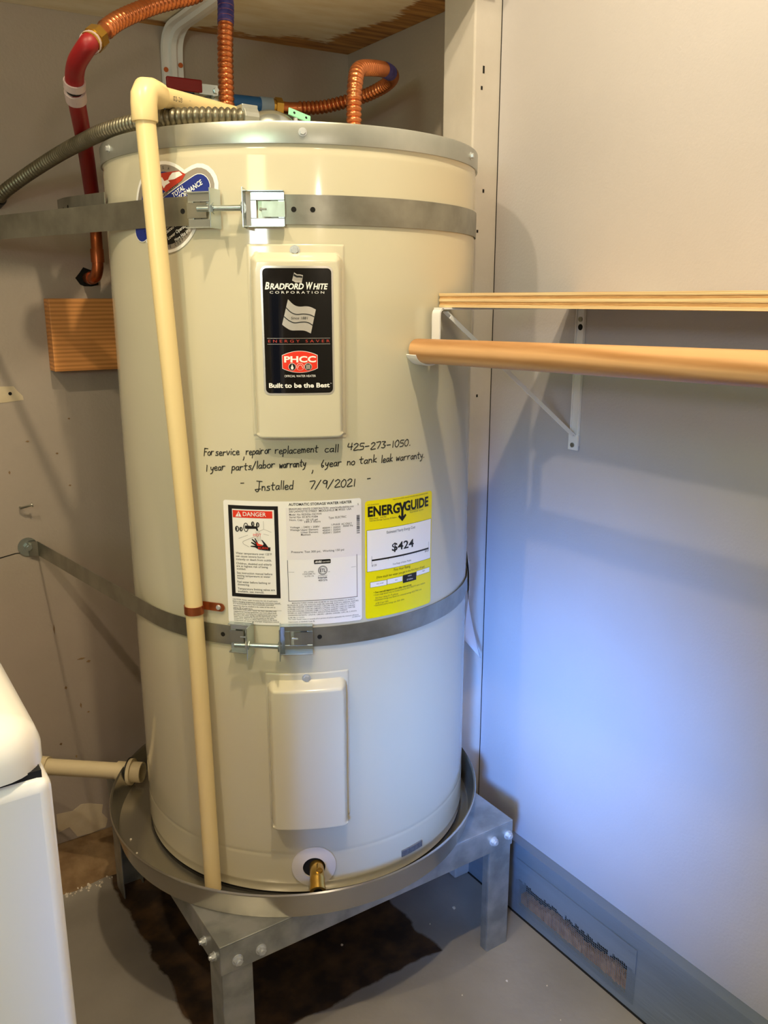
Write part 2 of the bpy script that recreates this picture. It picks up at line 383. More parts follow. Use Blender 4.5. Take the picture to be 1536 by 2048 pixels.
T_B3=[
 ('U.S. Government', 111.79, 130.68, 938.5, 2.1, 1),
 ('Federal law prohibits removal of this label before consumer purchase.', 155.37, 227.8, 942.1, 2.1, 1),
 ('ENERG', 112.06, 168.39, 921.7, 14.3, 'k'),
 ('GUIDE', 177.08, 228.92, 924.5, 14.1, 'k'),
 ('Water Heater    ELECTRIC', 114.2, 144.49, 916.6, 2.3, 1),
 ('Tank Size (Storage Capacity): 50 Gallons', 114.41, 162.57, 913.2, 2.3, 1),
 ('BRADFORD WHITE', 187.96, 210.26, 920.0, 2.3, 1),
 ('Model RE350S6 1NCWW', 188.28, 217.35, 916.8, 2.4, 1),
 ('Estimated Yearly Energy Cost', 144.49, 199.64, 890.6, 4.2, 0),
 ('$424', 153.82, 196.87, 861.2, 12.3, 2),
 ('$120', 118.3, 126.52, 841.6, 3.0, 0),
 ('$423', 221.94, 231.27, 846.4, 3.1, 0),
 ('Cost Range of Similar Models', 155.69, 191.53, 838.4, 2.6, 0),
 ('First Hour Rating', 157.61, 189.83, 828.1, 4.3, 0),
 ('(How much hot water you get in the first hour of use)', 126.36, 221.56, 821.2, 3.6, 0),
 ('very small', 126.09, 138.3, 811.4, 2.2, 1),
 ('low', 160.12, 164.55, 811.8, 2.2, 1),
 ('high', 216.71, 222.63, 815.0, 2.2, 1),
 ('medium', 184.87, 192.87, 813.6, 2.6, 'w'),
 ('63 Gallons', 182.89, 195.37, 807.6, 2.7, 'w'),
 ('• Your cost will depend on your utility rates and use.', 121.5, 193.03, 797.4, 2.8, 2),
 ('• Cost range based only on models fueled by ELECTRICITY with a medium', 121.5, 223.32, 793.5, 2.6, 1),
 ('first hour rating (51-75 gallons).', 124.54, 166.2, 788.3, 2.6, 1),
 ('• Estimated energy cost based on a national average ELECTRIC cost', 122.04, 215.11, 784.8, 2.6, 1),
 ('of $0.12 per kWh.', 124.86, 147.9, 779.4, 2.6, 1),
 ('• Estimated yearly energy use: 3531 kWh', 122.25, 177.77, 776.1, 2.6, 1),
]
T_B8=[
 ('BRADFORD WHITE', -30.17, 56.73, 1252.6, 7.9, 'i'),
 ('C O R P O R A T I O N', -23.87, 50.03, 1247.2, 3.1, 'w'),
 ('Since 1881', 3.95, 26.85, 1213.0, 3.4, 'g'),
 ('ENERGY SAVER', -28.05, 56.56, 1181.8, 3.7, 'r'),
 ('PHCC', -6.98, 36.98, 1155.0, 7.9, 'w'),
 ('OFFICIAL WATER HEATER', -7.1, 36.29, 1134.4, 3.0, 'w'),
 ('Built to be the Best', -28.97, 55.59, 1119.9, 6.1, 'w'),
]
PIC_knob1=[(-86.41, 908.1), (-89.5, 907.9), (-86.19, 912.6)]
PIC_k2=[(-80.27, 907.9), (-82.83, 907.8), (-80.11, 911.4)]
PIC_k3=[(-61.76, 916.7), (-64.27, 916.6), (-61.6, 920.4)]
PIC_k4=[(-54.35, 915.5), (-56.86, 915.4), (-54.24, 919.5)]
PIC_ring=[(-72.49, 911.1), (-76.38, 910.9), (-72.22, 918.1)]
PIC_spout=[(-73.93, 913.2), (-72.38, 914.0), (-55.47, 913.0), (-53.71, 906.5), (-56.16, 906.4), (-57.34, 909.4), (-72.59, 908.8), (-74.09, 909.7)]
PIC_hand=[(-36.38, 881.3), (-36.59, 875.7), (-44.91, 876.3), (-53.76, 877.3), (-59.63, 880.6), (-66.62, 881.6), (-66.08, 882.9), (-59.04, 883.2), (-65.6, 887.5), (-64.64, 889.0), (-57.98, 885.7), (-64.38, 892.6), (-63.15, 893.8), (-57.12, 888.8), (-60.11, 894.2), (-58.62, 895.0), (-55.52, 888.9), (-53.55, 884.4), (-48.11, 883.5), (-46.35, 886.1), (-49.76, 892.4), (-48.27, 892.4), (-43.58, 887.2), (-39.36, 881.2)]
PIC_burn=[(-57.82, 889.3), (-56.06, 883.3), (-49.6, 882.9), (-47.1, 884.6), (-53.44, 886.2)]
PIC_l1=[(-45.5, 921.2), (-45.55, 908.9), (-34.19, 904.4)]
PIC_l2=[(-45.55, 908.9), (-53.76, 905.0)]
PIC_l3=[(-84.7, 893.2), (-69.98, 899.1)]
PIC_l4=[(-58.51, 897.3), (-75.9, 890.0), (-78.09, 886.8), (-76.17, 884.4), (-68.7, 880.9)]
PIC_l5=[(-46.03, 901.5), (-38.24, 899.7)]
PIC_l6=[(-98.57, 787.7), (-23.47, 791.3)]
PIC_l7=[(-98.67, 778.2), (-22.78, 781.8)]
RL_pill=[(27.95, 860.4), (53.18, 860.9), (53.07, 854.2), (27.79, 853.7)]
RL_etl=[(40.86, 843.6), (33.87, 843.7), (40.96, 850.8)]
RL_ln=[(33.92, 835.1), (47.63, 835.3)]
RL_boxl=[(-11.89, 860.5), (-10.93, 795.2), (94.35, 798.3), (93.61, 864.5)]
RL_therm=[(-10.67, 941.2), (102.67, 943.4), (102.14, 864.6), (-12.37, 861.0)]
RL_bar=[(93.61, 925.4), (98.83, 925.4), (94.41, 897.1), (99.15, 897.1)]
RL_t1=[(-10.4, 842.6), (-2.03, 842.4)]
RL_t2=[(84.97, 844.8), (92.38, 845.0)]
RL_ahri=[(28.86, 855.9), (51.26, 856.2)]
EG_outer=[(106.25, 943.3), (233.35, 947.7), (242.1, 776.4), (110.09, 761.7)]
EG_box=[(109.93, 896.2), (233.14, 902.0), (238.2, 836.0), (111.9, 831.9)]
EG_bar=[(118.3, 849.1), (230.63, 853.8)]
EG_v1=[(118.04, 857.6), (118.52, 845.9)]
EG_v2=[(230.95, 862.5), (231.75, 849.1)]
EG_Y=[(166.47, 936.8), (179.85, 938.0), (174.25, 907.3), (167.21, 914.2), (180.71, 916.4)]
EG_w1=[(115.96, 814.8), (144.6, 816.7), (144.81, 809.1), (115.9, 807.3)]
EG_w2=[(145.66, 816.7), (174.2, 816.7), (174.89, 809.4), (146.04, 808.9)]
EG_bk=[(174.84, 817.1), (202.84, 818.4), (203.0, 805.6), (176.23, 804.2)]
EG_w3=[(203.86, 818.2), (234.31, 819.0), (234.47, 811.7), (204.98, 811.3)]
BP_outer=[(-36.58, 1282.6), (59.59, 1283.8), (64.29, 1110.0), (-35.49, 1111.2)]
BP_inner=[(-33.43, 1280.3), (60.97, 1280.2), (61.03, 1111.5), (-33.09, 1112.6)]
BP_flag=[(9.73, 1275.0), (21.64, 1271.3), (19.52, 1260.3), (6.7, 1264.3)]
BP_bigflag=[(0.52, 1239.6), (8.19, 1232.4), (15.57, 1229.9), (24.85, 1230.3), (31.37, 1229.2), (38.07, 1226.0), (30.63, 1193.9), (22.27, 1197.6), (12.94, 1198.1), (3.55, 1198.3), (-3.78, 1202.3), (-8.36, 1206.0)]
BP_st1=[(-2.58, 1228.7), (4.18, 1222.4), (11.56, 1219.6), (20.9, 1220.1), (29.31, 1219.1), (36.29, 1215.9)]
BP_st2=[(-5.72, 1216.9), (1.14, 1211.4), (8.47, 1208.4), (17.86, 1209.3), (26.28, 1208.9), (33.49, 1204.9)]
BP_ln1=[(-29.14, 1187.6), (57.13, 1187.2)]
BP_ln2=[(-29.37, 1179.9), (57.02, 1179.4)]
BP_badge=[(14.88, 1170.1), (39.04, 1164.1), (39.39, 1146.7), (14.14, 1140.6), (-9.62, 1147.1), (-9.56, 1164.4)]
BP_c=[(3.95, 1148.9), (-1.03, 1148.9), (15.46, 1148.6), (25.88, 1148.5)]
BP_tm=[(55.7, 1124.6), (58.11, 1125.0)]
RS_top=[(-163.48, 1425.1)]
RS_bot=[(-168.23, 1303.3)]
RS_left=[(-243.7, 1341.6)]
RS_lobe=[(-119.26, 1417.6), (-91.53, 1390.6), (-132.81, 1412.9)]
RS_silv=[(-163.8, 1420.6), (-97.23, 1390.8)]
RS_pill=[(-170.41, 1380.9), (-127.1, 1405.2), (-104.86, 1392.7), (-112.49, 1405.8)]
RS_red=[(-192.6, 1409.1), (-142.73, 1406.0), (-185.83, 1385.6)]
RS_wt=[(-147.74, 1396.6), (-178.73, 1381.8)]
RS_txt=[(-178.47, 1326.4), (-152.86, 1339.4), (-170.36, 1321.8), (-135.48, 1338.9), (-161.19, 1319.3), (-134.73, 1334.6)]
RS_blk=[(-187.21, 1326.7), (-127.0, 1340.3), (-167.27, 1316.0)]
HAND=[
 ('For',-135.99,1015.5,-119.32,1018.0),
 ('service',-116.66,1017.0,-78.52,1020.4),
 (',',-72.23,1016.3,-70.26,1016.3),
 ('repair',-68.61,1020.2,-42.4,1022.0),
 ('or',-40.48,1022.3,-31.64,1023.3),
 ('replacement',-25.73,1022.4,36.75,1024.1),
 ('call',46.29,1023.3,66.8,1022.9),
 ('425-273-1050.',80.38,1024.5,188.35,1023.0),
 ('1',-133.7,992.7,-129.76,993.0),
 ('year',-126.14,993.7,-101.79,997.6),
 ('parts/labor',-91.51,996.2,-26.37,1002.7),
 ('warranty',-19.71,1001.7,18.59,1003.7),
 (',',27.91,996.6,29.83,996.6),
 ('6',40.64,1001.5,45.92,1001.8),
 ('year',46.66,1001.8,70.95,1002.5),
 ('no',79.63,1002.2,91.51,1002.5),
 ('tank',98.65,1003.4,126.99,1003.4),
 ('leak',134.45,1002.2,154.74,1002.7),
 ('warranty.',161.24,1002.1,218.29,1000.9),
 ('-',-79.1,972.3,-72.23,974.6),
 ('Installed',-55.24,967.3,-0.69,970.5),
 ('7/9/2021',22.59,970.5,92.47,969.9),
 ('-',110.74,974.1,117.93,975.9),
]

# ------------------------------------------------------------------ the room
XR, YB = 1.09, 1.82            # right wall face, back wall face
XL, YF, ZT = -.78, -1.40, 2.48
struct(obj('floor', MB().box(XL - .1, 1.3, YF - .1, 2.0, -.08, 0), M_floor), 'grey painted concrete floor with a bare brown patch, darkened as shade, under the heater')
struct(obj('ceiling', MB().box(XL - .1, 1.3, YF - .1, 2.0, ZT, ZT + .08), M_ceil), 'off white ceiling above the room')
wr = struct(obj('wall_right', MB().box(XR, 1.25, YF - .1, 1.262, 0, ZT), M_wall), 'grey painted right wall panel')
struct(obj('wall_recess', MB().box(1.115, 1.25, 1.262, 2.0, 0, ZT), M_wallb), 'grey painted wall recess behind the corner post')
wb = struct(obj('wall_back', MB().box(XL - .1, 1.115, YB, 2.0, .036, ZT), M_wallb), 'grey scuffed back wall behind the heater')
struct(obj('wall_front', MB().box(XL, XR, YF - .1, YF, 0, ZT), M_far), 'grey painted wall behind the camera')
# left wall with a window opening
wy0, wy1, wz0, wz1 = -.33, .19, 1.36, 1.84
oy0, oy1, oz0, oz1 = -.80, -.34, .78, 1.30      # second, lower window
wlm = MB().box(XL - .1, XL, YF, oy0, 0, ZT).box(XL - .1, XL, oy0, oy1, 0, oz0).box(XL - .1, XL, oy0, oy1, oz1, ZT).box(XL - .1, XL, oy1, wy0, 0, ZT)
wlm.box(XL - .1, XL, wy1, YB, 0, ZT).box(XL - .1, XL, wy0, wy1, 0, wz0).box(XL - .1, XL, wy0, wy1, wz1, ZT)
struct(obj('wall_left', wlm, M_far), 'grey painted left wall with two windows')
for nm, lb, (a0, a1, b0, b1) in (('window_1', 'white framed window in the left wall', (wy0, wy1, wz0, wz1)), ('window_2', 'white framed low window in the left wall', (oy0, oy1, oz0, oz1))):
    fr = MB(); t = .025
    for a in ((a0, a0 + t, b0, b1), (a1 - t, a1, b0, b1), (a0 + t, a1 - t, b0, b0 + t), (a0 + t, a1 - t, b1 - t, b1)): fr.box(XL - .09, XL + .012, *a)
    struct(obj(nm, fr, M_bracket), lb)
# corner post
p1 = struct(obj('trim_1', MB().box(1.03, 1.115, 1.262, 1.35, 0, ZT), M_trim, bevel=.003), 'grey painted corner post beside the right wall')
for (y, z, l) in ((1.262, 1.63, .012), (1.262, 1.60, .006), (1.262, 1.43, .006), (1.262, 1.36, .005), (1.262, 1.06, .005)):
    obj('scuff_mark', MB().obox((1.045 + .02 * random.random(), y - .0003, z), Vector((1, 0, 0)), Vector((0, 1, 0)), Vector((0, 0, 1)), .0018, .0004, l / 2), M_hole, p1)
struct(obj('trim_2', MB().box(1.0893, 1.0906, 1.2604, 1.262, .165, ZT), M_hole), 'dark crack between corner post and wall panel')
# baseboard with a screened vent
bb = MB(); vy0, vy1, vz0, vz1 = .819, 1.10, .027, .088
bb.box(1.068, XR, YF, vy0, 0, .163).box(1.068, XR, vy1, 1.262, 0, .163).box(1.068, XR, vy0, vy1, 0, vz0).box(1.068, XR, vy0, vy1, vz1, .163)
bbo = struct(obj('baseboard_right', bb, M_base), 'blue grey painted baseboard with a screened vent in it')
obj('vent_shade_panel', MB().box(1.0885, 1.0899, vy0, vy1, vz0, vz1), M_hole, bbo)  # dark sheet in place of the shade inside the vent opening
dm = MB(); n = 60
for i in range(n):
    y0 = vy0 + (vy1 - vy0) * i / n; y1 = vy0 + (vy1 - vy0) * (i + 1) / n
    dm.box(1.077 - .004 * random.random(), 1.0884, y0, y1, vz0, vz0 + .022 + .005 * random.random() + .006 * sin(i * .21))
d = obj('lint_debris', dm, M_dirt, bbo); d['kind'] = 'stuff'
sm = MB()
for i in range(70):
    y = .80 + .31 * i / 69; sm.box(1.0664, 1.0668, y - .00025, y + .00025, .018, .132)
for i in range(26):
    z = .018 + .114 * i / 25; sm.box(1.0666, 1.0670, .80, 1.11, z - .00025, z + .00025)
s = obj('vent_screen', sm, M_base, bbo); s['kind'] = 'stuff'
cl = MB()
for i in range(60):      # paint clogging the upper part of the screen, ragged lower edge
    y0 = .80 + .31 * i / 60; y1 = .80 + .31 * (i + 1) / 60
    cl.box(1.0656, 1.0672, y0, y1, .090 - .008 * random.random() - (.006 if i % 11 == 0 else 0), .132)
obj('paint_film', cl, M_base, bbo)
struct(obj('trim_3', MB().box(1.0655, 1.068, YF, 1.262, 0, .0028), M_hole), 'dark gap along the foot of the baseboard')
# footing under the back wall
cm = MB(); nx = 60
prof = [(1.69, .0), (1.715, .012), (1.75, .022), (1.79, .032), (1.84, .036), (1.84, -.01)]
vv = []; ff = []
for i in range(nx + 1):
    x = XL + (1.115 - XL) * i / nx
    for k, (y, z) in enumerate(prof): vv.append((x, y + (.012 * (random.random() - .5) if k < 4 else 0), z + (.006 * (random.random() - .5) if 0 < k < 4 else 0)))
for i in range(nx):
    for k in range(len(prof) - 1):
        a = i * 6 + k; ff.append((a, a + 6, a + 7, a + 1))
cm.add(vv, ff)
struct(obj('trim_4', cm, M_curb), 'rough brown concrete footing along the back wall')

# marks and fixings on the back wall
def wall_poly(name, pts, m, th=.0008):
    return obj(name, MB().prism([(x, YB - th, z) for x, z in pts], (0, th * 1.5, 0)), m, wb)
wall_poly('bare_patch', [(.285, 1.073), (.330, 1.072), (.335, 1.064), (.345, 1.052), (.346, 1.044), (.31, 1.041), (.285, 1.041)], M_patch)
wall_poly('screw_hole', [(.322 + .0035 * cos(a * pi / 4), 1.058 + .0035 * sin(a * pi / 4)) for a in range(8)], M_hole, .0012)
wall_poly('bare_patch', [(.325, .112), (.36, .108), (.38, .118), (.40, .113), (.428, .100), (.424, .08), (.436, .06), (.43, .04), (.395, .037), (.365, .04), (.35, .07), (.325, .065)], M_patch)
wall_poly('panel_seam', [(.20, .7165), (.30, .7315), (.345, .728), (.345, .7272), (.30, .7300), (.20, .714)], M_hole)
for x, z, sx, sz in ((.345, .96, .004, .002), (.40, .93, .003, .002), (.43, 1.0, .0025, .002), (.305, .90, .002, .004), (.42, .86, .003, .002), (.36, .55, .0015, .012), (.372, .41, .003, .004), (.41, .47, .009, .002), (.425, .46, .005, .003), (.40, .36, .002, .007), (.415, .34, .003, .002), (.35, .28, .003, .003), (.38, .24, .002, .004)):
    wall_poly('scuff_mark', [(x - sx, z), (x, z + sz), (x + sx, z + sz * .3), (x + sx * .3, z - sz)], M_curb)
nl = thing('nail', (.318, YB, .826), 'bent rusty nail sticking out of the back wall above the strap anchor', 'nail')
obj('shank', MB().tube([(.318, YB + .005, .826), (.318, YB - .012, .827), (.326, YB - .022, .831), (.336, YB - .026, .834)], .0022, 8), M_strap, nl, True)
obj('head', MB().cyl((.336, YB - .026, .834), (.338, YB - .0265, .8345), .0045, 12), M_strap, nl)

# ------------------------------------------------------------------ water heater
TX, TY, R = .717, 1.35, .305
wh = thing('water_heater', (TX, TY, .281), 'tall beige cylindrical electric water heater covered in stickers, standing in the metal pan', 'water heater')
def W(s, z, off=0., base=.3056):
    """point on the tank wall: s millimetres round from the front, z millimetres up, off metres out"""
    a = radians(-120) + s / (base * 1000); r = base + off
    return Vector((TX + r * cos(a), TY + r * sin(a), z / 1000))
def frame(s, z, off=0.):
    a = radians(-120) + s / 305.6; n = Vector((cos(a), sin(a), 0)); t = Vector((-sin(a), cos(a), 0))
    return W(s, z, off), t, n, Vector((0, 0, 1))
prof = [(.02, .281), (.300, .281), (.3035, .284), (.3035, .297), (.305, .300), (.305, .303), (.305, .349), (.305, .352), (.3046, .3545), (.3046, .3565), (.305, .359), (.305, .362), (.305, .70), (.305, 1.10), (.305, 1.426), (.305, 1.430), (.3042, 1.433), (.3042, 1.437), (.305, 1.440), (.305, 1.458)]
obj('tank_jacket', MB().lathe([(a, b) for a, b in prof], (TX, TY, 0), 160), M_tank, wh, True, 30)
obj('top_lid', MB().lathe([(0, 1.464), (.29, 1.464), (.301, 1.461), (.303, 1.455)], (TX, TY, 0), 128), M_tank, wh, True)
obj('top_band', MB().lathe([(.3052, 1.441), (.3075, 1.441), (.3078, 1.443), (.3078, 1.466), (.3068, 1.4685), (.304, 1.4685), (.303, 1.46)], (TX, TY, 0), 160), M_galv, wh, True, 40)
def hexscrew(parent, s, z, off, r=.0048, name='screw'):
    p, t, n, k = frame(s, z, off)
    mb = MB().cyl(p, p + n * .0012, r * 1.35, 18).cyl(p + n * .0012, p + n * .0048, r, 6, r * .9)
    return obj(name, mb, M_screw, parent)
for s in (24.6, 346.5, -315.4): hexscrew(wh, s, 1454.8, .0022, .0042)

def access_panel(name, fs0, fs1, fz0, fz1, bs0, bs1, bz0, bz1, H, label):
    mb = MB(); step = 1.6
    ss = [fs0 + (fs1 - fs0) * i / round((fs1 - fs0) / step) for i in range(round((fs1 - fs0) / step) + 1)]
    z0 = min(fz0, bz0) - 1; zs = [z0 + (fz1 - z0) * i / round((fz1 - z0) / step) for i in range(round((fz1 - z0) / step) + 1)]
    cs, cz, hs, hz, rc = (bs0 + bs1) / 2, (bz0 + bz1) / 2, (bs1 - bs0) / 2, (bz1 - bz0) / 2, 11.
    def h(s, z):
        qx, qz = abs(s - cs) - hs + rc, abs(z - cz) - hz + rc
        d = -(sqrt(max(qx, 0) ** 2 + max(qz, 0) ** 2) + min(max(qx, qz), 0) - rc)
        w = 9.
        if z > cz + hz - 24: w = 9 + 6 * min(1, (z - (cz + hz - 24)) / 24)
        if z < cz - hz + 10: w = 4.5
        t = min(max(d / w, 0), 1); b = sqrt(1 - (1 - t) ** 2) * .72 + t * t * (3 - 2 * t) * .28
        e = min(s - fs0, fs1 - s, fz1 - z, 1.6) ; fl = .0012 if (z > fz0 and e > .8 and not (z > fz1 - 6 and (s < fs0 + 4 or s > fs1 - 4) and 0)) else -.0008
        return max(fl, b * H)
    m = len(zs); vv = []; ff = []
    for s in ss:
        for z in zs: vv.append(W(s, z, h(s, z)))
    for i in range(len(ss) - 1):
        for k in range(m - 1): a = i * m + k; ff.append((a, a + m, a + m + 1, a + 1))
    mb.add(vv, ff)
    o = obj(name, mb, M_panel, wh, True, 60); o['label'] = label
    return o
ap1 = access_panel('access_panel', -55.5, 79, 1050, 1313, -50, 74, 1045, 1301, .0215, 'raised beige upper access panel carrying the black brand plate')
hexscrew(ap1, 10.5, 1304.5, .0012, .0052)
ap2 = access_panel('access_panel', -51, 79, 423, 678, -47, 74, 412, 666, .0215, 'raised plain beige lower access panel')
hexscrew(ap2, 12.5, 670, .0012, .0052)

# --- flat print helpers (all measured in millimetres round and up the tank)
def wrapmb(v2, f2, off, base, wrap_sub=0):
    if wrap_sub:
        b = bmesh.new(); vs_ = [b.verts.new((x, y, 0)) for x, y in v2]
        for f in f2:
            try: b.faces.new([vs_[i] for i in f])
            except ValueError: pass
        bmesh.ops.triangulate(b, faces=b.faces)
        for _ in range(5):
            es = [e for e in b.edges if abs(e.verts[0].co.x - e.verts[1].co.x) > wrap_sub]
            if not es: break
            bmesh.ops.subdivide_edges(b, edges=es, cuts=1); bmesh.ops.triangulate(b, faces=[f for f in b.faces if len(f.verts) > 3])
        b.verts.index_update(); v2 = [(v.co.x, v.co.y) for v in b.verts]; f2 = [tuple(v.index for v in f.verts) for f in b.faces]; b.free()
    return [W(x, y, off, base) for x, y in v2], f2
class Print:
    """collects flat printed shapes of one colour on one sticker"""
    def __init__(s, off, base=.3056): s.mb = MB(); s.off = off; s.base = base
    def poly(s, pts, sub=5): s.mb.add(*wrapmb(pts, [tuple(range(len(pts)))], s.off, s.base, sub)); return s
    def rect(s, a, b, c, d): return s.poly([(a, c), (b, c), (b, d), (a, d)], 4)
    def rrect(s, a, b, c, d, r):
        pts = []
        for (x, y, t0) in ((b - r, d - r, 0), (a + r, d - r, 90), (a + r, c + r, 180), (b - r, c + r, 270)):
            pts += [(x + r * cos(radians(t0 + k * 18)), y + r * sin(radians(t0 + k * 18))) for k in range(6)]
        return s.poly(pts, 4)
    def ell(s, x, y, rx, ry=None, n=28): ry = ry or rx; return s.poly([(x + rx * cos(2 * pi * k / n), y + ry * sin(2 * pi * k / n)) for k in range(n)], 5)
    def ring(s, x, y, rx, ry, w, n=28):
        v = []; f = []
        for k in range(n):
            a = 2 * pi * k / n; v += [(x + rx * cos(a), y + ry * sin(a)), (x + (rx - w) * cos(a), y + (ry - w) * sin(a))]
            j = (k + 1) % n; f.append((2 * k, 2 * j, 2 * j + 1, 2 * k + 1))
        s.mb.add([W(a, b, s.off, s.base) for a, b in v], f); return s
    def line(s, pts, w, smooth=False):
        pts = [Vector((a, b, 0)) for a, b in pts]
        if smooth and len(pts) > 2: pts = spline(pts, 5)
        else:
            q = [pts[0]]
            for a, b in zip(pts, pts[1:]):
                m = max(1, int((b - a).length / 6)); q += [a.lerp(b, (i + 1) / m) for i in range(m)]
            pts = q
        v = []; f = []
        for i, p in enumerate(pts):
            d = (pts[min(i + 1, len(pts) - 1)] - pts[max(i - 1, 0)]); d = d.normalized() if d.length else Vector((1, 0, 0))
            e = Vector((-d.y, d.x, 0)) * w / 2; ext = d * (w / 3 if i == len(pts) - 1 else -w / 3 if i == 0 else 0)
            v += [p + e + ext, p - e + ext]
            if i: f.append((2 * i - 2, 2 * i - 1, 2 * i + 1, 2 * i))
        s.mb.add([W(a.x, a.y, s.off, s.base) for a in v], f); return s
    def text(s, body, s0, s1, z, h, bold=0., shear=0., rot=0., sub=0, spacing=1.):
        v2, f2, w = glyphs(body, bold, shear, spacing)
        kx = (s1 - s0) / w; kz = h; c, sn = cos(rot), sin(rot)
        pts = [(s0 + x * kx * c - y * kz * sn, z + x * kx * sn + y * kz * c) for x, y in v2]
        s.mb.add(*wrapmb(pts, f2, s.off, s.base, sub)); return s
    def done(s, name, m, parent):
        o = obj(name, s.mb, m, parent, fixn=False)
        if parent is not wh: o['kind'] = 'stuff'      # fine print too small to pick apart
        return o
_g = {}
def glyphs(body, bold=0., shear=0., spacing=1.):
    key = (body, bold, shear, spacing)
    if key in _g: return _g[key]
    c = bpy.data.curves.new('lettering', 'FONT'); c.body = body; c.size = 1; c.offset = bold; c.shear = shear; c.space_character = spacing
    c.resolution_u = 3; c.fill_mode = 'BOTH'
    o = bpy.data.objects.new('lettering', c); COL.objects.link(o)
    dg = bpy.context.evaluated_depsgraph_get(); ev = o.evaluated_get(dg); me = ev.to_mesh()
    v = [(p.co.x, p.co.y) for p in me.vertices]; f = [tuple(p.vertices) for p in me.polygons]
    ev.to_mesh_clear(); bpy.data.objects.remove(o); bpy.data.curves.remove(c)
    x0 = min(p[0] for p in v); w = max(p[0] for p in v) - x0
    _g[key] = ([(p[0] - x0, p[1] / .69) for p in v], f, w); return _g[key]
L0, DL = .0004, .00022

# --- rating label
rl = Print(L0).rrect(-107, 101.8, 757.5, 951.5, 4).done('rating_label', M_white, wh); rl['label'] = 'white paper rating label with danger panel and technical data'
pk, pg, pb, pw, pr = (Print(L0 + DL) for _ in range(5)); pk2 = Print(L0 + 2 * DL); pw2 = Print(L0 + 2 * DL); pw3 = Print(L0 + 3 * DL); pr2 = Print(L0 + 2 * DL); pr3 = Print(L0 + 4 * DL); pk3 = Print(L0 + 3 * DL)
Print(L0 + DL * .6).rect(-12, 102, 862, 941.5).done('thermal_print_area', M_therm, rl)
for (t_, a, b, z, h, st) in T_B2 + T_Z8:
    if st == 'w': pw3.text(t_, a, b, z, h, .012)
    elif st == 'r': (pr3 if t_ == 'BURN' else pr2).text(t_, a, b, z, h, .0)
    elif st == 1: pg.text(t_, a, b, z, h * .95, .004)
    else: (pk if z > 700 else pk).text(t_, a, b, z, h, .02 if st == 2 else .006)
for a, b, c, d in ((-99.3, -93.3, 801, 944.2), (-29.3, -23.4, 801, 944.2), (-93.3, -29.3, 938.6, 944.2), (-93.3, -29.3, 801, 806.6)): pk.rect(a, b, c, d)
pr.rect(-92.3, -31.9, 925.6, 936.6)
pw2.poly([(-82.9, 935.4), (-88.1, 927), (-78.6, 927)]); pr3.rect(-83.7, -82.6, 930, 933.3); pr3.rect(-83.7, -82.6, 928, 929)
for q in (PIC_knob1, PIC_k2, PIC_k3, PIC_k4):
    (x, y), (xl, _), (_, yt) = q; pk2.ring(x, y, abs(x - xl), abs(yt - y), 1.5); pk2.ell(x - 1.2, y, 1.1, 2.6)
(x, y), (xl, _), (_, yt) = PIC_ring; pk2.ring(x, y, abs(x - xl), abs(yt - y), 1.1)
pk2.poly(PIC_spout); pk2.poly(PIC_hand); pr2b = Print(L0 + 3 * DL).poly(PIC_burn)
pr2b.done('burn_mark', M_redink, rl)
for q in (PIC_l1, PIC_l2, PIC_l3, PIC_l5, [(-98.5, 791.3), (-23, 791.3)], [(-98.5, 781.2), (-23, 781.2)]): pg.line(q, .3)
pg.line(PIC_l4, .35, True)
for x in (-57.5, -55.8, -54, -52): pg.line([(x, 905), (x + .8, 898), (x + 1.5, 890)], .3, True)
pk.rrect(27.8, 53.1, 854, 860.7, 1.4); pw2.text('AHRI', 29.0, 39.5, 855.7, 3.2, .03, .2); pw2.text('CERTIFIED', 40.2, 52, 855.9, 2.0)
pk.ring(40.9, 843.6, 7.1, 7.2, .8).ring(40.9, 843.6, 5.6, 5.7, .45).text('ETL', 36.6, 45.2, 841, 5.2, .02); pk.line([(33.9, 835.2), (47.6, 835.2)], .35); pk.text('us', 49, 51.5, 840.2, 1.6)
for q in ([(-11.5, 861), (-11.2, 796.5)], [(94, 864), (94, 796.5)], [(-11.6, 796.5), (94.4, 796.5)]): pg.line(q, .8)
pg.line(RL_t1, .3); pg.line(RL_t2, .3)
z = 897.2
while z < 925.5:
    h = random.choice((.35, .6, 1., 1.5)); pk.rect(94, 99, z, min(z + h, 925.6)); z += h + random.choice((.4, .7, 1.1))
for p_, n_, m_ in ((pk, 'black_lettering', M_ink), (pg, 'fine_print', M_grayink), (pr, 'red_banner', M_redink), (pk2, 'warning_picture', M_ink), (pw2, 'white_mark', M_white), (pw3, 'white_lettering', M_white), (pr2, 'red_lettering', M_redink), (pr3, 'red_mark', M_redink)):
    if p_.mb.f: p_.done(n_, m_, rl)

